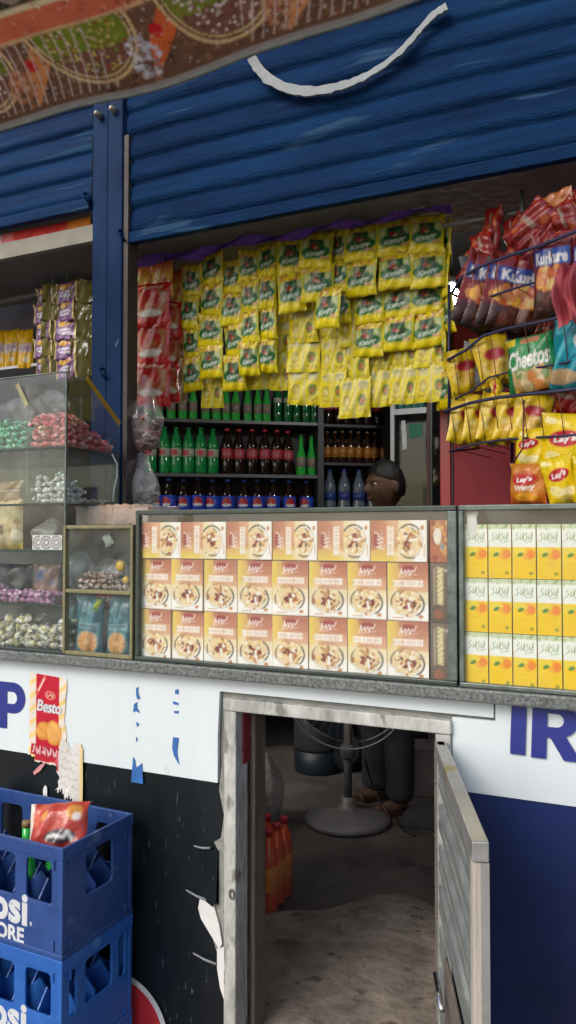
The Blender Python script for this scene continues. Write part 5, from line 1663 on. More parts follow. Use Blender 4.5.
SH1, SH2, SH3 = 2.152, 1.846, 1.536
SR1, SR2, SR3 = 2.146, 1.922, 1.60
sang = math.atan2(SD.y, SD.x)
_, s0 = spt(136, 0); _, s1 = spt(321, 0); _, s2 = spt(389.5, 0)
unit = thing('shelf_unit', tuple(SB + Vector((0, 0, FZ))), 'dark grey steel shelf unit of drink bottles along the back of the shop', 'shelf', rot=(0, 0, sang))
UD = .22


def ub(name, x0, x1, y0, y1, z0, z1, m, bev=.002): return MB().box(x0, x1, y0, y1, z0 - FZ, z1 - FZ).build(name, m, unit, bevel=bev)


ub('upright', s0 - .07, s0 - .03, 0, UD, FZ, 2.75, M['shelfdark']); ub('upright', s1 - .018, s1 + .018, -.004, UD, FZ, 2.75, M['shelfdark']); ub('upright', s2 - .02, s2 + .015, -.004, UD, FZ, 2.75, M['shelfdark'])
ub('back_panel', s0 - .07, s2 + .015, UD + .001, UD + .012, FZ, 2.75, M['shelfback'])
for z in (SH1, SH2, SH3, 1.2, .85, .5): ub('shelf_board', s0 - .0295, s1 - .0185, .001, UD, z - .020, z, M['shelf'])
for z in (SR1, SR2, SR3, 1.25, .9, .5): ub('shelf_board', s1 + .0185, s2 - .0205, .001, UD, z - .018, z, M['shelfdark'])
ub('shelf_board', s0 - .0295, s2 - .0205, .001, UD, 2.6, 2.62, M['shelf'])


def row(proto_fn, us, z, back, lbl, group, skip_first=False):
    proto = proto_fn()
    n = len(us)
    for k, u in enumerate(us):
        o = proto if k == 0 else copy_tree(proto)
        p, _ = spt(u, back)
        sc_ = RND.uniform(.975, 1.015); o.scale = (sc_, sc_, RND.uniform(.985, 1.015)); p = p + SD * RND.uniform(-.006, .006) + SN * RND.uniform(-.01, .012)
        o.location = (p.x, p.y, z + .0005); o.rotation_euler = (0, 0, YAW * .0 + RND.uniform(-.4, .4) + .35)
        lab(o, lbl % (ordl(k, n)), 'bottle', group)


row(lambda: bottle('glass_bottle', .235, .0255, 'greenglass', 'lab_grey', 'cap_g', (.20, .44), 'glass', None, .013), [146, 158, 170.3, 182, 193.3, 204.6, 215.2, 225.4, 235.9, 246.5, 257, 267.3], SH1, .06, 'green glass bottle with greyish label, %s on the top left shelf', 'green bottles on the top shelf')
row(lambda: bottle('soda_bottle', .230, .0250, 'darkgreen', 'lab_white', 'cap_g', (.50, .62), 'pet', None, .012), [277, 286.6, 296.8, 306, 315], SH1, .06, 'dark green soda bottle, %s of five, on the top left shelf', 'dark green bottles on the top shelf')
row(lambda: bottle('soda_bottle', .262, .034, 'petgreen', 'lab_white', 'cap_g', (.36, .54), 'pet', 'lab_red', .014), [150, 163, 175.8, 188.2, 201, 213.3], SH2, .06, 'white-labelled green soda bottle, %s on the middle left shelf', 'green soda bottles on the middle shelf')
row(lambda: bottle('cola_bottle', .262, .034, 'cola', 'lab_red', 'cap_r', (.34, .56), 'pet', 'lab_pink', .014), [226.5, 239.1, 251.6, 263.9, 276, 288], SH2, .06, 'cola bottle with red label, %s on the middle left shelf', 'red labelled cola bottles')
row(lambda: bottle('glass_bottle', .235, .030, 'greenglass', 'lab_grey', 'cap_g', (.20, .44), 'glass', None, .013), [300.5, 312], SH2, .06, 'green glass bottle right of the cola bottles, %s of two', 'green glass bottles beside the cola')
row(lambda: bottle('cola_bottle', .285, .041, 'cola', 'lab_blue', 'cap_b', (.30, .655), 'pet', 'wave', .016), [154.6, 168.6, 184.2, 198.2, 212.6, 227.5, 242.9, 258.2, 273.3, 288.5, 306], SH3, .06, 'cola bottle with blue label, %s on the low left shelf', 'blue labelled cola bottles')
row(lambda: bottle('cola_bottle', .262, .030, 'cola', 'lab_pink', 'cap_r', (.34, .60), 'pet', None, .013), [328.5, 338.4, 348.3, 358.2, 368.1, 378], SR1, .06, 'cola bottle with pinkish label, %s on the top right shelf', 'cola bottles on the top right shelf')
row(lambda: bottle('brown_bottle', .190, .0255, 'brownglass', 'lab_orange', 'cap_k', (.18, .50), 'beer', None, .011), [326.8, 334.8, 343, 351.3, 359.4, 367.6, 375.8, 383.4], SR2, .06, 'brown orange-labelled bottle, %s on the middle right shelf', 'brown bottles on the middle right shelf')
row(lambda: bottle('water_bottle', .285, .038, 'water', 'lab_wblue', 'cap_b', (.36, .52), 'pet', None, .014), [330.6, 344.6, 358.8, 372.5, 383], SR3, .06, 'water bottle with blue band, %s on the low right shelf', 'water bottles on the low right shelf')

# green bottles standing in the top crate
cb = bottle('glass_bottle', .235, .026, 'greenglass', 'lab_grey', 'cap_k', (.20, .40), 'glass', None, .012)
for k, (dx, dy) in enumerate(((-.155, .03), (-.115, .05), (-.19, -.03))):
    o = cb if k == 0 else copy_tree(cb)
    o.location = (PY(62, 900, 1.364).x - CL / 2 + CL / 2 + dx + .0, 1.364 + CWD / 2 + dy, ctop - CH + .0075)
    lab(o, 'green glass bottle standing in the top crate, %s' % ('behind the red bag', 'nearest the red bag', 'nearest the front panel')[k], 'bottle', 'green bottles in the top crate')

# ================================================================== FRIDGE, RED CABINET
fx0, fx1, fy = -1.275, -.62, 4.04
fz1 = 2.62
frg = thing('drinks_fridge', ((fx0 + fx1) / 2, fy, FZ), 'glass door drinks fridge with white frame between shelf unit and red cabinet', 'fridge')
G = Vector(frg.location)
g_ = lambda n, *a, bev=.003: kbox(n, *a, bev, frg, G)
g_('side_panel', fx0, fx0 + .02, fy + .04, fy + .5, FZ, fz1, M['fridgedark']); g_('side_panel', fx1 - .02, fx1, fy + .04, fy + .5, FZ, fz1, M['fridgedark'])
g_('back_panel', fx0, fx1, fy + .5, fy + .52, FZ, fz1, M['fridgedark']); g_('top_panel', fx0, fx1, fy + .04, fy + .5, fz1 - .02, fz1 - .0005, M['fridgedark'])
zsh = PY(410, 411, fy).z
xd = xs(428, fy)
g_('door_stile', fx0, fx0 + .020, fy, fy + .038, FZ + .1, fz1, M['fridgewhite'])
g_('door_stile', xd - .006, xd + .010, fy, fy + .038, FZ + .1, fz1, mat('fridge_stile_brown', (.10, .05, .05), .4))
g_('door_stile', xd + .012, xd + .022, fy, fy + .038, FZ + .1, fz1, M['shelf'])
g_('shelf_rail', fx0 + .0205, xd - .0065, fy + .001, fy + .036, zsh - .016, zsh + .016, M['fridgewhite'])
g_('door_glass', fx0 + .0205, xd - .0065, fy + .015, fy + .019, FZ + .1, zsh - .017, M['darkglass'], bev=0)
g_('door_glass', xd + .0225, fx1, fy + .015, fy + .019, FZ + .1, fz1, M['darkglass'], bev=0)
g_('shelf', fx0 + .022, fx1 - .022, fy + .05, fy + .48, zsh - .01, zsh - .002, M['shelf']); g_('shelf', fx0 + .022, fx1 - .022, fy + .05, fy + .48, 1.55, 1.56, M['shelf']); g_('shelf', fx0 + .022, fx1 - .022, fy + .05, fy + .48, .9, .91, M['shelf'])
pz = PY(404, 434, fy)
def fst(name, pix, m):
    q = [PY(u, v, fy + .012) - G for u, v in pix]
    MB().prism([(p.x, p.z) for p in q], fy + .0125 - G.y, fy + .0145 - G.y).build(name, m, frg, fix=True)
fst('white_sticker', [(401, 421), (405, 420), (406.5, 435), (407, 449), (402.5, 450), (402, 436)], M['ink'])
fst('green_sticker', [(409, 424), (422, 423), (422, 436), (409, 438)], M['stickgreen'])
tb_ = bottle('soda_bottle', .25, .03, 'teal_b', 'lab_white', 'cap_g', (.5, .6), 'pet', None, .013)
for k, u in enumerate((401, 408.5, 416, 423)):
    o = tb_ if k == 0 else copy_tree(tb_)
    o.location = (xs(u, fy + .1), fy + .1, zsh - .0015)
    lab(o, 'teal bottle on the upper fridge shelf, %s of four' % ordl(k, 4), 'bottle', 'teal bottles in the fridge')
ob = bottle('brown_bottle', .20, .03, 'brownglass', 'lab_orange', 'cap_k', (.2, .6), 'beer', None, .011)
ob.location = (xs(436.5, fy + .1), fy + .1, 1.7205); lab(ob, 'brown bottle with orange label behind the right fridge pane', 'bottle')
MB().box(-.05, .08, -.05, .05, -.005, 0).build('shelf', M['shelf'], frg, loc=(ob.location.x - G.x, ob.location.y - G.y, 1.72 - G.z))

ry = 2.35
rx_0 = xs(441, ry); rz1 = PY(470, 322, ry).z
red = thing('red_cabinet', ((rx_0 + .5) / 2, ry, FZ), 'tall red steel cabinet behind the crisp rack at the right', 'cabinet')
RG = Vector(red.location)
q_ = lambda n, *a, bev=.003: kbox(n, *a, bev, red, RG)
xa = xs(453, ry)
q_('door_trim', rx_0, xa - .003, ry - .012, ry + .004, FZ, rz1 + .12, M['redtrim'])
q_('carcass', rx_0, .5, ry + .006, ry + .55, FZ, rz1, M['redcab'])
q_('gasket', xa - .0025, xa + .0025, ry - .006, ry + .0055, FZ, rz1, M['blackgap'], bev=0)
q_('door_panel', xa + .003, .5, ry - .004, ry + .0055, FZ, rz1, M['redcab'])
# small dark boxes and rods above the cabinet
for k, (u0, u1, v0, v1) in enumerate(((452, 474, 200, 222), (476, 500, 196, 214), (505, 520, 188, 200))):
    a, b = PY(u0, v1, 2.28), PY(u1, v0, 2.28)
    lab(MB().box(-(b.x - a.x) / 2, (b.x - a.x) / 2, 0, .07, 0, b.z - a.z).build('hanging_box', [M['carton'], M['soffit'], M['carton']][k], None, ((a.x + b.x) / 2, 2.285, a.z), bevel=.004), 'dim grey carton tucked under the lintel, %s above the red snack packs' % ('left', 'middle', 'right')[k], 'carton')
a, b = PY(442, 226, 2.05), PY(575, 203, 2.05)
lab(MB().tube([Vector((0, 0, 0)), b - a], .007, 8).build('hanging_rail', M['pipe'], None, tuple(a)), 'grey horizontal pipe under the lintel above the red snack packs', 'rail')
a, b = PY(522, 190, 2.03), PY(522, 232, 2.03)
lab(MB().tube([Vector((0, 0, 0)), b - a], .006, 8).build('hanging_rod', M['pipe'], None, tuple(a)), 'short upright grey rod crossing the horizontal pipe', 'rod')
# lit energy-saver bulb glimpsed above the red cabinet
lp = PY(452, 300, 3.1)
bulb = thing('lit_bulb', tuple(lp), 'small lit white bulb glimpsed between the yellow sachets and red snacks', 'lamp')
em_, nt_, b_ = newmat('bulb_glow'); b_.inputs['Emission Color'].default_value = (1, .97, .92, 1); b_.inputs['Emission Strength'].default_value = 180
MB().lathe([(.0, -.065), (.025, -.062), (.034, -.03), (.034, .01), (.024, .04), (.014, .05)], 14).build('globe', em_, bulb)
MB().lathe([(.014, .051), (.016, .06), (.016, .09), (.006, .095)], 12).build('socket', M['fridgewhite'], bulb)
MB().tube([(0, 0, .095), (0, 0, .095 + 3.4 - lp.z - .1)], .003, 6).build('flex', M['blackgap'], bulb)

# ================================================================== HANGING SACHETS
def strip(name, part, meshes, u0, u1, v0, v1, n, y, label, group, cat='sachet strip', yaw=0.0, overlap=1.16, sway=1.0):
    top = PY((u0 + u1) / 2, v0, y); w = abs(xs(u1, y, v0) - xs(u0, y, v0)); H = top.z - PY((u0 + u1) / 2, v1, y).z
    t = thing(name, tuple(top), label, cat, group, (0, 0, yaw))
    me0 = meshes[0]; bw = max(v.co.x for v in me0.vertices) - min(v.co.x for v in me0.vertices); bh = -min(v.co.z for v in me0.vertices)
    h = H / n
    xo = 0.0
    for k in range(n):
        xo += RND.uniform(-.0025, .0025) * sway
        o = put(part, RND.choice(meshes), t, (xo, -.0015 * (k % 2) + RND.uniform(-.002, .002), -k * h), (radians(RND.uniform(-4, 7)), radians(RND.uniform(-4, 4)) * sway, radians(RND.uniform(-14, 14))))
        o.scale = (w * 1.13 / bw, 1, h * overlap / bh)
    MB().tube([(0, 0, .03), (0, .002, .0)], .0012, 4).build('string', M['lintel'], t)
    return t


ND = variants('noodle_sachet', art_noodle, 4, .080, .094, .011, nu=28, nv=32, back=srgb(200, 180, 40))
SAU = variants('sauce_sachet', art_sauce, 3, .078, .080, .006, nu=26, nv=24, back=srgb(190, 180, 60))
RED = variants('red_sachet', art_red, 2, .085, .11, .010, nu=28, nv=32, back=srgb(170, 40, 40))
ORA = variants('spice_sachet', art_orange, 2, .05, .08, .008, nu=16, nv=20, back=srgb(150, 90, 40))
GRY = variants('spice_sachet', art_greybrown, 2, .05, .08, .008, nu=14, nv=16, back=srgb(120, 100, 80))
PUR = variants('shampoo_sachet', art_purple, 3, .06, .06, .005, nu=24, nv=26, back=srgb(150, 130, 70))
YPK = variants('biscuit_pack', art_yellowpack, 2, .065, .145, .012, nu=22, nv=36, back=srgb(190, 150, 30))
GN = 'yellow noodle sachet strips hanging in the opening'
big = [(183, 200, 264, 387, 4, 2.16), (201, 223, 252, 374, 4, 2.145), (223, 243, 259, 386, 4, 2.15), (240, 258, 249, 371, 4, 2.135), (258, 276, 243, 368, 4, 2.15),
       (279, 303, 237, 308, 2, 2.145), (302, 331, 232, 298, 2, 2.135), (330, 349, 229, 320, 3, 2.16), (347, 378, 225, 291, 2, 2.135), (378, 411, 219, 285, 2, 2.14), (411, 443, 215, 284, 2, 2.135)]
for k, (u0, u1, v0, v1, n, y) in enumerate(big):
    strip('noodle_sachet_strip', 'noodle_sachet', ND, u0, u1, v0, v1, n, y, 'front strip of yellow green noodle sachets, %s of eleven' % ordl(k, 11), GN)
GB = 'longer noodle sachet strips behind the front ones'
for k, (u0, u1, v0, v1, n, y) in enumerate([(356, 384, 226, 352, 4, 2.175), (383, 413, 221, 346, 4, 2.17), (411, 442, 217, 343, 4, 2.175)]):
    strip('noodle_sachet_strip', 'noodle_sachet', ND, u0, u1, v0, v1, n, y, 'longer yellow noodle sachet strip behind the short ones, %s of three' % ('left', 'middle', 'right')[k], GB)
strip('noodle_sachet_strip', 'noodle_sachet', ND, 427, 462, 224, 404, 5, 2.18, 'noodle sachet strip seen edge-on at the right end of the yellow row', GB, yaw=radians(-68))
GS = 'pale yellow sauce sachet strips at the back'
for k, (u0, u1, v0, v1, n) in enumerate([(270, 291, 252, 385, 4), (289, 315, 245, 338, 3), (290, 319, 242, 400, 5), (319, 347, 240, 402, 5), (340, 368, 235, 413, 5), (367, 391, 232, 402, 5), (391, 417, 228, 399, 5), (415, 446, 224, 397, 5)]):
    strip('sauce_sachet_strip', 'sauce_sachet', SAU, u0, u1, v0, v1, n, [2.20, 2.185, 2.205, 2.205, 2.19, 2.21, 2.20, 2.19][k], 'pale yellow double sauce sachet strip behind the noodle sachets, %s' % ordl(k, 8), GS, sway=.6)
strip('noodle_sachet_strip', 'noodle_sachet', ND, 316, 342, 288, 324, 1, 2.12, 'single noodle sachet hanging crooked below the left noodle strips', GN)
strip('noodle_sachet_strip', 'sauce_sachet', SAU, 203, 222, 372, 403, 1, 2.20, 'small yellow sachet end hanging below the second noodle strip', GN)
strip('noodle_sachet_strip', 'sauce_sachet', SAU, 240, 284, 352, 384, 1, 2.205, 'pale sachet end showing below the fourth and fifth noodle strips', GN)

strip('red_sachet_strip', 'red_sachet', RED, 135, 168, 283, 400, 3, 2.07, 'strip of red sachets with cream ovals beside the blue post', 'sachet strips beside the post')
strip('spice_sachet_strip', 'spice_sachet', ORA, 128, 150, 262, 296, 1, 2.09, 'orange sachet hanging above the red strip, nearer the post', 'sachet strips beside the post')
strip('spice_sachet_strip', 'spice_sachet', ORA, 150, 175, 262, 293, 1, 2.09, 'orange sachet hanging above the red strip, farther from the post', 'sachet strips beside the post')
strip('spice_sachet_strip', 'spice_sachet', ORA, 166, 187, 270, 340, 2, 2.19, 'orange sachet strip between the red and yellow ones', 'sachet strips beside the post')
strip('spice_sachet_strip', 'spice_sachet', GRY, 164, 187, 338, 398, 2, 2.21, 'greyish brown sachet strip below the orange one, right of the red sachets', 'sachet strips beside the post')
strip('spice_sachet_strip', 'spice_sachet', GRY, 124, 140, 300, 376, 3, 2.12, 'greyish sachet strip squeezed between post and red sachets', 'sachet strips beside the post')
strip('red_sachet_strip', 'red_sachet', RED, 155, 178, 300, 396, 3, 2.11, 'red sachet strip turned edge-on behind the front red one', 'sachet strips beside the post', yaw=radians(60))

strip('shampoo_sachet_strip', 'shampoo_sachet', PUR, 36, 52, 287, 373, 5, 2.13, 'purple sachet strip left of the other purple one', 'purple sachet strips left of the post', sway=.4)
strip('shampoo_sachet_strip', 'shampoo_sachet', PUR, 57, 76, 282, 376, 5, 2.13, 'purple sachet strip right of the other purple one', 'purple sachet strips left of the post', sway=.4)
SIL = [pack_mesh('shampoo_sachet', Art(16, 16, (140, 130, 66)).rect(.4, 0, .6, 1, (190, 180, 120)).done(), .06, .06, .004, 71, 8, 10, srgb(60, 60, 30))]
for k, u in enumerate((53, 80, 84)):
    strip('shampoo_sachet_strip', 'shampoo_sachet', SIL, u - 8, u + 8, 284 - k * 2, 374, 5, 2.14 + .02 * k, 'gold edged sachet strip seen edge-on, %s' % ('between the two purple strips', 'just right of the purple strips', 'nearest the blue post')[k], 'purple sachet strips left of the post', yaw=radians(64), sway=.4)

# purple cloth band along the top of the sachets
def band(a, b):
    u = 140 + 312 * a
    v = 266 - 50 * a - (3 if a > .2 else 0)
    p = PY(u, v, 2.095)
    return (p.x, p.y - .012 * sin(40 * a + 3 * b) - .01, min(2.422, p.z + .020 - .030 * b * (1 - .55 * a) + .006 * sin(23 * a)))


lab(MB().grid(band, 90, 6).build('cloth_band', M['purple']), 'purple cloth band along the lintel above the hanging sachets', 'cloth')
# rail, shelf and bundles at the far left
a, b = PY(-30, 308, 2.2), PY(90, 283, 2.2)
lab(MB().tube([Vector((0, 0, 0)), b - a], .012, 8).build('hanging_rail', M['shelf'], None, tuple(a)), 'dark rail under the lintel holding the purple sachet strips', 'rail')
a, b = PY(-40, 372, 2.30), PY(60, 370, 2.30)
lab(MB().box(0, b.x - a.x, 0, .30, -.012, 0).build('side_shelf', M['fridgewhite'], None, tuple(a), bevel=.002), 'narrow white shelf holding yellow biscuit packs behind the candy cabinet', 'shelf')
for k, u in enumerate((-2, 13, 29)):
    p = PY(u - 2, 371, 2.34 - .01 * k)
    o = put('biscuit_pack', YPK[k % 2], None, (xs(u, 2.34), 2.335 - .012 * k, p.z + .163), (radians(-6), radians(-4), radians(14)))
    lab(o, 'yellow biscuit pack leaning on the white side shelf, %s of three' % ('leftmost', 'middle', 'rightmost')[k], 'biscuit pack', 'yellow biscuit packs on the side shelf')
    o.scale = (1.05, 1, 1.08)
wbun = PY(14, 306, 2.52)
blob_bag('wrapped_bundle', (wbun.x, 2.56, wbun.z - .03), (.20, .05, .09), 44, mat('bundle_lilac', (.22, .20, .25), .6, 0, .3, 10, .4, 20), None, 'lilac grey wrapped bundle behind the yellow biscuit packs', 'bundle')
# coloured sign strip seen above the cream lintel edge
def art_sign():
    A = Art(80, 10, (190, 40, 36)); A.rect(0, 0, .22, 1, (190, 190, 206)).rect(.22, 0, .34, 1, (206, 110, 110)).rect(.78, 0, 1, 1, (206, 120, 30)).speck(.35, .1, .8, .9, 10, .02, .04, [(170, 30, 30), (210, 60, 50)], 2)
    return A.done()
AS = art_sign()
mb = MB(); a, b = PY(-20, 250, 1.947), PY(92, 230, 1.947)
mb.grid(lambda q, r_: ((b.x - a.x) * q, -.004 * sin(6 * q), -.06 * r_), 60, 10, 0, AS.at, True, True)
lab(mb.build('sign_strip', M['paper'], None, (a.x, 1.938, 2.505)), 'red, orange and white printed strip between left shutter and cream lintel edge', 'sign')

# ================================================================== WIRE RACK OF CRISPS AT THE RIGHT
RYAW = radians(-21)
rk = thing('wire_rack', tuple(PY(515, 330, 1.88)), 'three tier blue wire rack of crisp packets hanging at the right', 'rack', rot=(0, 0, RYAW))
RO = Vector(rk.location)
RM = Matrix.Rotation(RYAW, 3, 'Z')


def basket(pix, h_front, depth, nw, drop):
    """front rim follows pixel points on the rack's own front plane"""
    rim = []
    for u, v in pix:
        d = ray(u, v); nrm = RM @ Vector((0, -1, 0)); t = (RO - CAM).dot(nrm) / d.dot(nrm)
        rim.append(RM.transposed() @ (CAM + d * t - RO))
    L0, R0 = rim[0], rim[-1]
    pth = [L0 + Vector((-.015, depth, .012))] + [L0 + Vector((-.012, .03, .003))] + rim + [R0 + Vector((0, depth, 0))]
    MB().tube(pth, .0042, 6).build('rim', M['wire'], rk)
    low = [p + Vector((.004, .018, -h_front)) for p in rim]
    MB().tube([L0 + Vector((0, depth, -h_front * .8))] + low, .0028, 6).build('lower_wire', M['wire'], rk)
    wm = MB()
    for k in range(nw):
        t = (k + .5) / nw * (len(rim) - 1); i = int(t); f = t - i
        a = rim[i].lerp(rim[i + 1], f); b = low[i].lerp(low[i + 1], f)
        wm.tube([a + Vector((0, -.001, 0)), a.lerp(b, .5) + Vector((.003, -.004, 0)), b, b + Vector((0, depth, -.01))], .0011, 4)
    wm.build('mesh_wires', M['wirered'], rk)
    return rim


def rloc(u, v, back):
    d = ray(u, v); nrm = RM @ Vector((0, -1, 0)); t = (RO + RM @ Vector((0, back, 0)) - CAM).dot(nrm) / d.dot(nrm)
    return CAM + d * t


basket([(452, 293), (463, 276), (484, 265), (511, 255), (540, 246), (567, 235), (600, 222)], .075, .16, 9, 0)
basket([(448, 360), (466, 350), (483, 336), (505, 329), (535, 323), (562, 317), (600, 308)], .10, .16, 9, 0)
basket([(444, 412), (470, 403), (495, 398), (520, 395), (550, 392), (600, 386)], .10, .16, 9, 0)
basket([(510, 468), (530, 467), (550, 467), (576, 466), (610, 465)], .075, .16, 7, 0)
# upright wires of the rack frame
fm = MB()
for u, v0, v1, bk in ((449, 285, 440, .16), (560, 225, 500, .165), (512, 250, 475, .17)):
    a = RM.transposed() @ (rloc(u, v0, bk) - RO); b = RM.transposed() @ (rloc(u, v1, bk) - RO)
    fm.tube([a, b], .004, 6)
fm.build('frame', M['wire'], rk)
a = RM.transposed() @ (rloc(524, 400, -.004) - RO); b = RM.transposed() @ (rloc(523, 448, -.006) - RO); c = RM.transposed() @ (rloc(510, 468, 0) - RO)
MB().tube([a, b, c], .0022, 5).build('bent_wire', M['wirered'], rk)

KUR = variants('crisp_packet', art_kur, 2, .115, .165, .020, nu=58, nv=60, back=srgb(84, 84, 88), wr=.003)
LAY = variants('crisp_packet', art_lays, 2, .125, .165, .024, nu=60, nv=60, back=srgb(150, 150, 140), wr=.003)
WAV = [pack_mesh('crisp_packet', art_lays(5, (206, 130, 44), True), .115, .14, .022, 9, 60, 56, srgb(150, 120, 90), .003)]
CHE = [pack_mesh('crisp_packet', art_cheet(3), .15, .15, .024, 9, 70, 60, srgb(150, 150, 150), .003)]
TEA = [pack_mesh('crisp_packet', art_teal(3), .13, .18, .026, 10, 50, 60, srgb(60, 150, 160), .008)]
YSI = variants('crisp_packet', art_yel_sil, 2, .095, .145, .020, nu=24, nv=30, back=srgb(150, 152, 156), wr=.004)
PUF = variants('snack_packet', art_redpuff, 2, .085, .115, .018, nu=24, nv=28, back=srgb(150, 60, 40), wr=.004)


def crisp(me, u, v, back, w_px, h_px, yaw, tilt, lean, label, cat='crisp packet', group=None, name='crisp_packet'):
    """place so that the packet's centre shows at pixel (u, v)"""
    p = rloc(u, v, back)
    t = (p - CAM).dot(FW)
    bw = max(q.co.x for q in me.vertices) - min(q.co.x for q in me.vertices); bh = -min(q.co.z for q in me.vertices)
    W = w_px * t / FPX; H = h_px * t / FPX
    rot = Euler((radians(lean), radians(tilt), RYAW + radians(yaw)), 'XYZ')
    o = put(name, me, None, tuple(p + rot.to_matrix() @ Vector((0, 0, H / 2))), rot)
    o.scale = (W / bw, .9, H / bh)
    return lab(o, label, cat, group)


GK = 'red crisp packets in the top basket'
for k, (u, tl_, yw) in enumerate(((485, 17, 66), (496, 14, 62), (508, 13, 66), (519, 12, 62), (531, 8, 42))):
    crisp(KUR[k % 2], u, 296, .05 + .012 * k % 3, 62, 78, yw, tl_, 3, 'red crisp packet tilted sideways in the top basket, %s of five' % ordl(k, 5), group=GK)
for k, u in enumerate((474, 488, 502)):
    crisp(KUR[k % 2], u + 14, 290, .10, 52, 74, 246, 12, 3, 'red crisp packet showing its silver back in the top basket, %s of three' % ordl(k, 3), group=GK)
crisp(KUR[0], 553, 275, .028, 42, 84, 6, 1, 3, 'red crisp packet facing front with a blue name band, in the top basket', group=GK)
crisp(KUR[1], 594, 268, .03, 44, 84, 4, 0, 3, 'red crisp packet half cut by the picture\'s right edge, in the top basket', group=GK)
GL = 'small red and orange packets heaped on the top basket'
for k, (u, v, b_, w_, h_, tl_, ln, yw) in enumerate(((474, 262, .09, 34, 26, 60, 20, 0), (483, 252, .08, 44, 26, 82, 10, 5), (492, 234, .11, 56, 22, 96, 10, 0), (474, 272, .03, 28, 28, 35, 10, 20), (515, 236, .12, 44, 26, 80, 15, 0), (531, 226, .07, 34, 52, 48, 5, 10), (546, 233, .09, 30, 40, 30, 8, 0), (566, 222, .08, 46, 30, 70, 12, 0), (572, 207, .12, 40, 40, 100, 10, 0), (541, 246, .04, 26, 34, 25, 4, 20), (585, 235, .05, 34, 40, 55, 5, 0))):
    place = ('leftmost, low at the rim', 'second from the left', 'long flat one under the grey pipe', 'small one standing at the left rim', 'below the middle of the pipe', 'steeply tilted orange one', 'upright one left of the blue name band', 'flat one above the blue name band', 'topmost at the right edge', 'small one at the middle of the rim', 'rightmost, cut by the picture edge')[k]
    crisp(PUF[k % 2], u, v, b_, w_, h_, yw, tl_, ln, 'red snack packet on the top basket: %s' % place, 'snack packet', GL, 'snack_packet')
BRP = pack_mesh('snack_packet', Art(24, 20, (176, 110, 60)).speck(0, .1, 1, .9, 14, .06, .14, [(196, 130, 70), (150, 84, 44), (190, 110, 50)], 4).rect(0, .85, 1, 1, (190, 120, 60)).done(), .09, .06, .008, 14, 16, 12, srgb(140, 90, 50))
crisp(BRP, 556, 203, .10, 36, 22, 0, -8, 3, 'flat orange brown packet at the top right, above the heap', 'snack packet', GL, 'snack_packet')
# second basket
GY = 'yellow crisp packets with silver backs'
crisp(YSI[0], 464, 371, .05, 40, 46, 62, -16, 0, 'yellow packet leaning left on edge, left end of the second basket', group=GY)
crisp(YSI[1], 480, 368, .09, 44, 44, 235, -14, 0, 'yellow packet with silver back right of the leftmost one, second basket', group=GY)
crisp(YSI[0], 494, 360, .05, 40, 52, 50, -16, 0, 'tall yellow packet leaning in the middle of the second basket', group=GY)
crisp(YSI[1], 506, 362, .09, 40, 50, 235, -16, 0, 'silver backed packet between the tall yellow and the green packet', group=GY)
crisp(YSI[1], 497, 389, .04, 34, 12, 0, 90, 0, 'yellow packet lying flat at the foot of the second basket', group=GY)
crisp(CHE[0], 531, 363, .03, 50, 56, 8, -4, 3, 'green crisp packet with white lettering in the second basket')
crisp(TEA[0], 574, 350, .035, 50, 80, -8, 10, 4, 'teal crisp packet at the picture\'s right edge in the second basket')
for k, (u, v) in enumerate(((527, 335), (538, 332), (549, 330))):
    crisp(PUF[k % 2], u, v, .12, 14, 26, 10, 10, 4, 'small red packet peeping out behind the green packet, %s of three' % ('left', 'middle', 'right')[k], 'snack packet', 'small packets behind the green one', 'snack_packet')
# third basket
for k, (u, yw) in enumerate(((466, 66), (481, 64), (496, 62), (514, 52), (532, 45))):
    crisp(YSI[k % 2], u, 421 - k, .05, 40, 50, yw, 9, 0, 'yellow packet on edge in the third basket, %s of five' % ordl(k, 5), group='yellow packets on edge in the third basket')
for k, u in enumerate((474, 489, 506)):
    crisp(YSI[k % 2], u - 1, 420, .08, 40, 48, 238, 9, 0, 'silver backed packet between the yellow ones on edge, %s of three' % ('left', 'middle', 'right')[k], group='yellow packets on edge in the third basket')
for k, (u, v, w_, h_) in enumerate(((545, 402, 40, 34), (570, 398, 40, 38))):
    crisp(PUF[k], u, v, .10, w_, h_, 0, 20, 5, 'dim brown packet lying between the baskets, %s one' % ('left', 'right')[k], 'snack packet', 'dim packets between the baskets', 'snack_packet')
# bottom basket
crisp(LAY[0], 568, 446, .04, 58, 66, 4, 6, 5, 'large yellow crisp packet behind the others in the bottom basket')
crisp(LAY[1], 531, 449, .035, 34, 42, 4, 4, 4, 'small yellow crisp packet left of the large one, above the orange packet')
crisp(WAV[0], 528, 484, -.012, 40, 42, 0, 2, 6, 'orange crisp packet with white lettering at the front of the bottom basket')
crisp(LAY[0], 561, 480, -.006, 34, 50, 20, -14, 6, 'yellow crisp packet tilted right of the orange one, bottom basket')
crisp(LAY[1], 592, 478, -.01, 40, 48, 0, 0, 6, 'yellow crisp packet cut by the picture\'s lower right edge, bottom basket')
pcl = rloc(572, 294, -.03)
lab(MB().grid(lambda a, b: (-.035 + .10 * a + .006 * sin(6 * b + 2), -.014 * sin(19 * a + 2 * b) + .010 * sin(9 * b + 7 * a) + .006 * sin(34 * a - 5 * b), .06 - .135 * b + .012 * sin(7 * a)), 50, 40).build('pink_cloth', M['pinkcloth'], None, tuple(pcl)), 'pink red cloth hanging at the right edge between the baskets', 'cloth')

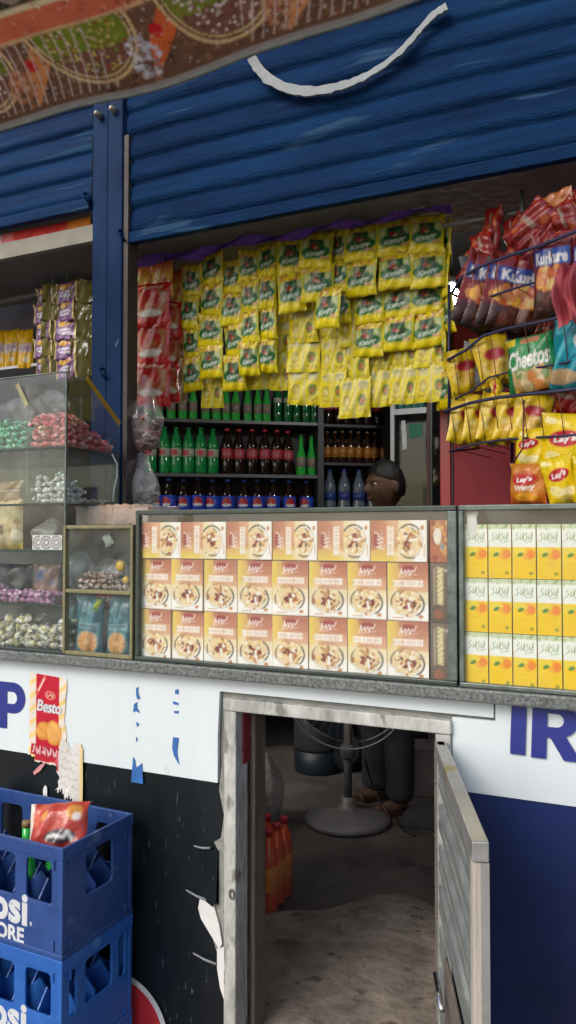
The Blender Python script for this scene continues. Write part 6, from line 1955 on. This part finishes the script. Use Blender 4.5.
# ================================================================== INSIDE THE HATCH
fb = PZ(348, 822, FZ)
fan = thing('pedestal_fan', tuple(fb), 'grey pedestal fan with round base standing on the shop floor', 'fan', rot=(0, 0, radians(14)))
MB().lathe([(.185, .004), (.188, .016), (.180, .030), (.120, .046), (.05, .060), (.03, .085), (.028, .11)], 40).build('base', M['fan'], fan)
MB().tube([(0, 0, .10), (0, 0, .62)], .018, 12).build('pole', M['fan'], fan)
MB().lathe([(.03, .28), (.034, .285), (.034, .33), (.028, .335)], 16).build('collar', M['shelf'], fan)
hz = .60; fr_ = .27
cg = MB()
for yy in (-.09, .03):
    cg.tube([(fr_ * (1 if yy < 0 else .98) * cos(k * pi / 24), yy + .03, hz + fr_ * sin(k * pi / 24)) for k in range(48)], .0045, 5, 0, True)
for k in range(36):
    a = k * pi / 18
    for yy, s in ((-.09, -1), (.03, 1)):
        cg.tube([(.05 * cos(a), yy + .03 + s * .05, hz + .05 * sin(a)), (.17 * cos(a), yy + .03 + s * .045, hz + .17 * sin(a)), (fr_ * cos(a), yy + .03, hz + fr_ * sin(a))], .0016, 4)
cg.build('cage', M['fanwire'], fan)
MB().lathe([(.07, 0), (.075, .03), (.07, .12), (.04, .16)], 20, (0, 0, 0), mx=Matrix.Rotation(radians(-90), 3, 'X')).build('motor', M['fan'], fan, loc=(0, .06, hz))
for k in range(3):
    a0 = k * 2 * pi / 3
    MB().grid(lambda a, b: ((.04 + .20 * a) * cos(a0 + (b - .5) * 1.0), -.03 + .04 * (b - .5), (.04 + .20 * a) * sin(a0 + (b - .5) * 1.0)), 8, 8).build('blade', M['drumblue'], fan, loc=(0, .01, hz))
cpts = [PZ(365, 758, FZ + .30), PZ(369, 775, FZ + .16), PZ(374, 790, FZ + .05), PZ(381, 803, FZ + .008), PZ(392, 812, FZ + .006), PZ(404, 830, FZ + .006), PZ(415, 836, FZ + .006)]
lab(MB().tube(cpts, .004, 6).build('fan_cable', M['blackgap']), 'black cable running down beside the fan pole to the floor', 'cable')


def bottle_pack(name, loc, rz, label):
    t = thing(name, loc, label, 'bottle pack', 'shrink wrapped packs of red bottles', (0, 0, rz))
    for i in range(2):
        for j in range(3):
            b = MB().lathe([(.028, 0), (.031, .01), (.031, .17), (.026, .20), (.013, .235), (.012, .25)], 12).build('bottle', M['redpet'], t, loc=((i - .5) * .063, (j - 1) * .063, .001))
            MB().lathe([(.0312, .07), (.0318, .071), (.0318, .15), (.0312, .151)], 14).build('label', M['lab_or2'], b)
            MB().lathe([(.0145, .248), (.0145, .266), (.012, .268)], 10).build('cap', M['cap_r'], b)
    def wrap(a, b):
        an = 2 * pi * a
        c, s = cos(an), sin(an)
        k = (abs(c) ** 5 + abs(s) ** 5) ** (-.2)
        return (c * k * .068 * (1 + .02 * sin(9 * an)), s * k * .099 * (1 + .02 * sin(7 * an + b * 4)), .001 + .215 * b)
    MB().grid(wrap, 48, 10).build('shrink_wrap', M['shrink'], t)
    return t


pk0 = PZ(268, 902, FZ)
bottle_pack('bottle_pack', (pk0.x, pk0.y, FZ + .003), radians(2), 'shrink wrapped pack of red bottles on the floor just inside the hatch')
pk1 = PZ(268, 850, FZ)
bottle_pack('bottle_pack', (pk1.x - .15, pk1.y + .02, FZ + .003), radians(8), 'shrink wrapped pack of red bottles mostly hidden behind the hatch post')
pb = PZ(268, 838, FZ)
blob_bag('plastic_bag', (pb.x - .06, pb.y + .08, FZ + .16), (.075, .09, .16), 71, M['film_grey'], .5, 'grey clear plastic bag of goods standing beyond the red bottle packs')
dr = PZ(291, 786, FZ)
drum = thing('plastic_drum', (dr.x + .02, dr.y + .3, FZ), 'white and blue plastic drum standing deep inside the shop', 'drum')
MB().lathe([(.12, .0), (.125, .01), (.128, .12), (.125, .121)], 24).build('lower_band', M['drumblue'], drum)
MB().lathe([(.125, .122), (.13, .14), (.13, .27), (.125, .29), (.09, .30)], 24).build('body', M['drum'], drum)
ds = PZ(322, 776, FZ)
blob_bag('dark_sack', (ds.x, ds.y + .15, FZ + .10), (.17, .13, .11), 73, M['sack'], None, 'dark sack lying on the floor right of the drum', 'sack')
cb_ = PZ(408, 796, FZ)
cbx = thing('carton', (cb_.x + .07, cb_.y + .12, FZ), 'dim pale carton on the floor behind the shopkeeper\'s legs', 'carton', rot=(0, 0, radians(20)))
MB().box(-.14, .14, -.1, .1, 0, .22).build('carton_body', M['carton'], cbx, bevel=.004)
MB().box(-.14, -.002, -.101, .1, .2215, .224).build('flap', M['carton'], cbx, rot=(0, 0, 0)); MB().box(.002, .14, -.101, .1, .2215, .224).build('flap', M['carton'], cbx)
pa = PZ(420, 822, FZ)
lab(MB().grid(lambda a, b: ((a - .5) * .22, (b - .5) * .16, .075 * (1 - (2 * a - 1) ** 4) * (1 - (2 * b - 1) ** 4) * (1 + .15 * sin(9 * a + 5 * b))), 20, 16).build('dark_bag', M['sack'], None, (pa.x + .03, pa.y, FZ + .003)), 'dark bag lying on the floor behind the hatch door', 'bag')

# ================================================================== SHOPKEEPER
pbse = PZ(388, 806, FZ)
pers = thing('person', (pbse.x, pbse.y, FZ), 'shopkeeper standing behind the counter in grey tunic, dark trousers and sandals', 'person', rot=(0, 0, radians(-38)))


def skin_mesh(name, joints, edges, m, sub=2, root=0):
    me = bpy.data.meshes.new(name)
    me.from_pydata([j[0] for j in joints], edges, [])
    o = bpy.data.objects.new('tmp', me); COL.objects.link(o)
    o.modifiers.new('skin', 'SKIN'); s = o.modifiers.new('sub', 'SUBSURF'); s.levels = sub; s.render_levels = sub
    sv = me.skin_vertices[0].data
    for k, j in enumerate(joints):
        r = j[1] if isinstance(j[1], tuple) else (j[1], j[1])
        sv[k].radius = r; sv[k].use_root = (k == root)
    dg = bpy.context.evaluated_depsgraph_get(); dg.update()
    ev = bpy.data.meshes.new_from_object(o.evaluated_get(dg)); ev.name = name
    bpy.data.objects.remove(o)
    ev.materials.clear(); ev.materials.append(m)
    for p in ev.polygons: p.use_smooth = True
    return ev


# heights for a 1.58 m figure, z from the floor; faces -Y
J = [((0, 0, .84), (.125, .09)), ((0, .0, .98), (.12, .085)), ((0, .0, 1.15), (.135, .09)), ((0, .005, 1.27), (.12, .075)), ((0, .0, 1.35), (.052, .05)), ((0, -.008, 1.40), (.048, .048))]
E = [(0, 1), (1, 2), (2, 3), (3, 4), (4, 5)]
def limb(start, pts):
    i = start
    for p in pts:
        J.append(p); E.append((i, len(J) - 1)); i = len(J) - 1
    return i
hands = []
for s in (-1, 1):
    limb(3, [((s * .165, .0, 1.26), (.05, .05)), ((s * .205, .01, 1.02), (.040, .040)), ((s * .20, -.10, .82), (.030, .030)), ((s * .185, -.16, .76), (.022, .026))])
    w_ = len(J) - 1
    hands.append(w_)
    limb(w_, [((s * .178, -.185, .725), (.018, .030))])
    pm = len(J) - 1
    for q, (dx, ln) in enumerate(((-.024, .9), (-.008, 1.0), (.008, .95), (.023, .78))):
        limb(pm, [((s * .176 + dx, -.198, .705), .0095), ((s * .174 + dx, -.208, .705 - .026 * ln), .0085), ((s * .172 + dx, -.204, .705 - .052 * ln), .0075)])
    limb(w_, [((s * .160 - s * .012, -.185, .735), .010), ((s * .150 - s * .012, -.202, .712), .0085)])
    limb(0, [((s * .085, 0, .78), (.085, .085)), ((s * .088, -.005, .44), (.055, .056)), ((s * .09, .01, .10), (.036, .038)), ((s * .092, .015, .045), (.034, .040)), ((s * .098, -.07, .024), (.036, .022)), ((s * .102, -.14, .020), (.036, .014))])
body = put('body', skin_mesh('body', J, E, M['skin']), pers)
# head: sculpted from a displaced ellipsoid (face forward -Y)
HZ = 1.475
def headf(a, b):
    th = pi * b; an = 2 * pi * a
    x = sin(th) * cos(an); y = sin(th) * sin(an); z = cos(th)
    px, py, pz = .074 * x, .092 * y, .114 * z
    if z < 0: px *= 1 - .28 * z * z; py *= 1 - .10 * z * z
    f = max(0.0, -y)
    g = lambda cx, cz, sx, sz: math.exp(-((px - cx) / sx) ** 2 - ((pz - cz) / sz) ** 2)
    if f > .2:
        py -= .019 * g(0, -.022, .012, .016) + .014 * g(0, .0, .007, .022)          # nose
        py += .010 * (g(.030, .008, .016, .010) + g(-.030, .008, .016, .010))       # eye sockets
        py -= .006 * (g(.028, .026, .020, .007) + g(-.028, .026, .020, .007))       # brows
        py -= .006 * (g(0, -.052, .018, .006) + g(0, -.063, .016, .006)) - .004 * g(0, -.0575, .02, .003)
        py -= .009 * g(0, -.092, .018, .014)                                         # chin
        py -= .004 * (g(.042, -.018, .018, .018) + g(-.042, -.018, .018, .018))
    return (px, py, pz)
hb = MB(); hb.grid(headf, 72, 56, 0, None, True)
for s in (-1, 1):
    hb.ell((s * .076, .012, -.005), (.010, .018, .030), 12, 10, 0, Matrix.Rotation(s * .3, 3, 'Z'))
hm = hb.mesh('head', M['skin'])
bm2 = bmesh.new(); bm2.from_mesh(body.data); tmp = bmesh.new(); tmp.from_mesh(hm)
bmesh.ops.translate(tmp, verts=tmp.verts, vec=(0, -.012, HZ)); me_t = bpy.data.meshes.new('t'); tmp.to_mesh(me_t); bm2.from_mesh(me_t)
bmesh.ops.remove_doubles(bm2, verts=bm2.verts, dist=.0004); bmesh.ops.recalc_face_normals(bm2, faces=bm2.faces)
bm2.to_mesh(body.data); bm2.free(); tmp.free()
for p in body.data.polygons: p.use_smooth = True
# fuse head, neck and body into one continuous surface
rmh = body.modifiers.new('fuse', 'REMESH'); rmh.mode = 'VOXEL'; rmh.voxel_size = .005; rmh.use_smooth_shade = True
for s in (-1, 1):
    MB().ell((0, 0, 0), (.0125, .010, .0085), 14, 10).build('eye', M['eye'], pers, loc=(s * .030, -.012 - .0745, HZ + .008))
    MB().ell((0, 0, 0), (.006, .004, .006), 10, 8).build('iris', M['hair'], pers, loc=(s * .030, -.012 - .0835, HZ + .0075))
MB().ell((0, 0, 0), (.021, .006, .0075), 14, 8).build('lips', M['lip'], pers, loc=(0, -.012 - .0855, HZ - .057))
def hairf(a, b):
    an = 2 * pi * a; th = .62 * pi * b
    x = sin(th) * cos(an); y = sin(th) * sin(an); z = cos(th)
    lim = 1.0
    back = max(0, y)
    if y < 0:                       # hairline over the forehead
        zc = max(z, .50 - .25 * abs(x) ** 2); k = math.sqrt(max(0, 1 - zc * zc)) / max(1e-6, math.sqrt(max(1e-6, 1 - z * z))) if z < zc else 1
        x *= k; y *= k; z = zc
    r = 1.075 + .02 * sin(14 * an) * sin(5 * th)
    return (.075 * x * r, .094 * y * r + .004, .116 * z * r + .003)
MB().grid(hairf, 48, 24).build('hair', M['hair'], pers, loc=(0, -.012, HZ))
# clothes: tunic and trousers a little larger than the body
TJ = [((0, 0, .52), (.19, .13)), ((0, 0, .80), (.165, .120)), ((0, 0, .98), (.150, .108)), ((0, 0, 1.15), (.158, .108)), ((0, .004, 1.275), (.135, .088)), ((0, 0, 1.325), (.066, .062))]
TE = [(0, 1), (1, 2), (2, 3), (3, 4), (4, 5)]
for s in (-1, 1):
    k0 = len(TJ)
    TJ += [((s * .17, .0, 1.262), (.062, .060)), ((s * .207, .01, 1.02), (.056, .056)), ((s * .202, -.09, .845), (.046, .046))]
    TE += [(4, k0), (k0, k0 + 1), (k0 + 1, k0 + 2)]
put('tunic', skin_mesh('tunic', TJ, TE, M['kameez']), pers)
for s in (-1, 1):
    LJ = [((s * .085, 0, .80), (.10, .10)), ((s * .09, -.003, .46), (.082, .085)), ((s * .092, .004, .10), (.068, .078)), ((s * .092, -.006, .045), (.068, .085))]
    put('trouser_leg', skin_mesh('trouser_leg', LJ, [(0, 1), (1, 2), (2, 3)], M['trouser']), pers)
    sole = [(.034 * cos(a) * (1 + .15 * (sin(a) < 0)), .125 * sin(a)) for a in [k * pi / 12 for k in range(24)]]
    mbs = MB(); n = len(sole)
    mbs.add([(x, y, .0) for x, y in sole] + [(x, y, .012) for x, y in sole], [tuple(range(n))[::-1], tuple(range(n, 2 * n))] + [(i, (i + 1) % n, (i + 1) % n + n, i + n) for i in range(n)])
    sd_ = mbs.build('sandal', M['sandal'], pers, loc=(s * .098, -.062, .001))
    MB().tube([(-.040, -.03, .008), (-.03, -.035, .036), (0, -.04, .050), (.03, -.035, .036), (.040, -.03, .008)], .009, 8).build('strap', M['sandal'], sd_)

# ================================================================== CAMERA, LIGHT
cam = bpy.data.cameras.new('camera'); co = bpy.data.objects.new('camera', cam); COL.objects.link(co)
cam.sensor_fit = 'VERTICAL'; cam.sensor_height = 36.0; cam.sensor_width = 36.0; cam.lens = 36.0 * FPX / 1024
cam.clip_start = 0.02; cam.clip_end = 400
co.matrix_world = Matrix(((RT.x, UPV.x, -FW.x, CAM.x), (RT.y, UPV.y, -FW.y, CAM.y), (RT.z, UPV.z, -FW.z, CAM.z), (0, 0, 0, 1)))
SC.camera = co
w = bpy.data.worlds.new('World'); SC.world = w; w.use_nodes = True
nt = w.node_tree
sky = nt.nodes.new('ShaderNodeTexSky'); sky.sky_type = 'NISHITA'; sky.sun_disc = False
SUN_EL, SUN_AZ = 38.0, 200.0      # azimuth: compass angle from +Y clockwise
sky.sun_elevation = radians(SUN_EL); sky.sun_rotation = radians(SUN_AZ); sky.air_density = 1.0; sky.dust_density = 3.0
nt.links.new(sky.outputs['Color'], nt.nodes['Background'].inputs['Color'])
nt.nodes['Background'].inputs['Strength'].default_value = 0.15
sd = bpy.data.lights.new('sun', 'SUN'); sd.energy = 0.8; sd.angle = radians(25); sd.color = (1.0, 0.985, 0.96)
so = bpy.data.objects.new('sun', sd); COL.objects.link(so)
az = radians(SUN_AZ)
dirs = Vector((sin(az) * cos(radians(SUN_EL)), cos(az) * cos(radians(SUN_EL)), sin(radians(SUN_EL))))
so.rotation_euler = dirs.to_track_quat('Z', 'Y').to_euler()
so.location = dirs * 20
SC.view_settings.view_transform = 'Standard'; SC.view_settings.look = 'None'; SC.view_settings.gamma = 1; SC.view_settings.use_curve_mapping = False
SC.view_settings.exposure = 0.42
SC.cycles.max_bounces = 10; SC.cycles.diffuse_bounces = 5; SC.cycles.transparent_max_bounces = 24; SC.cycles.glossy_bounces = 4
SC.cycles.use_denoising = True
SC.cycles.caustics_reflective = False; SC.cycles.caustics_refractive = False
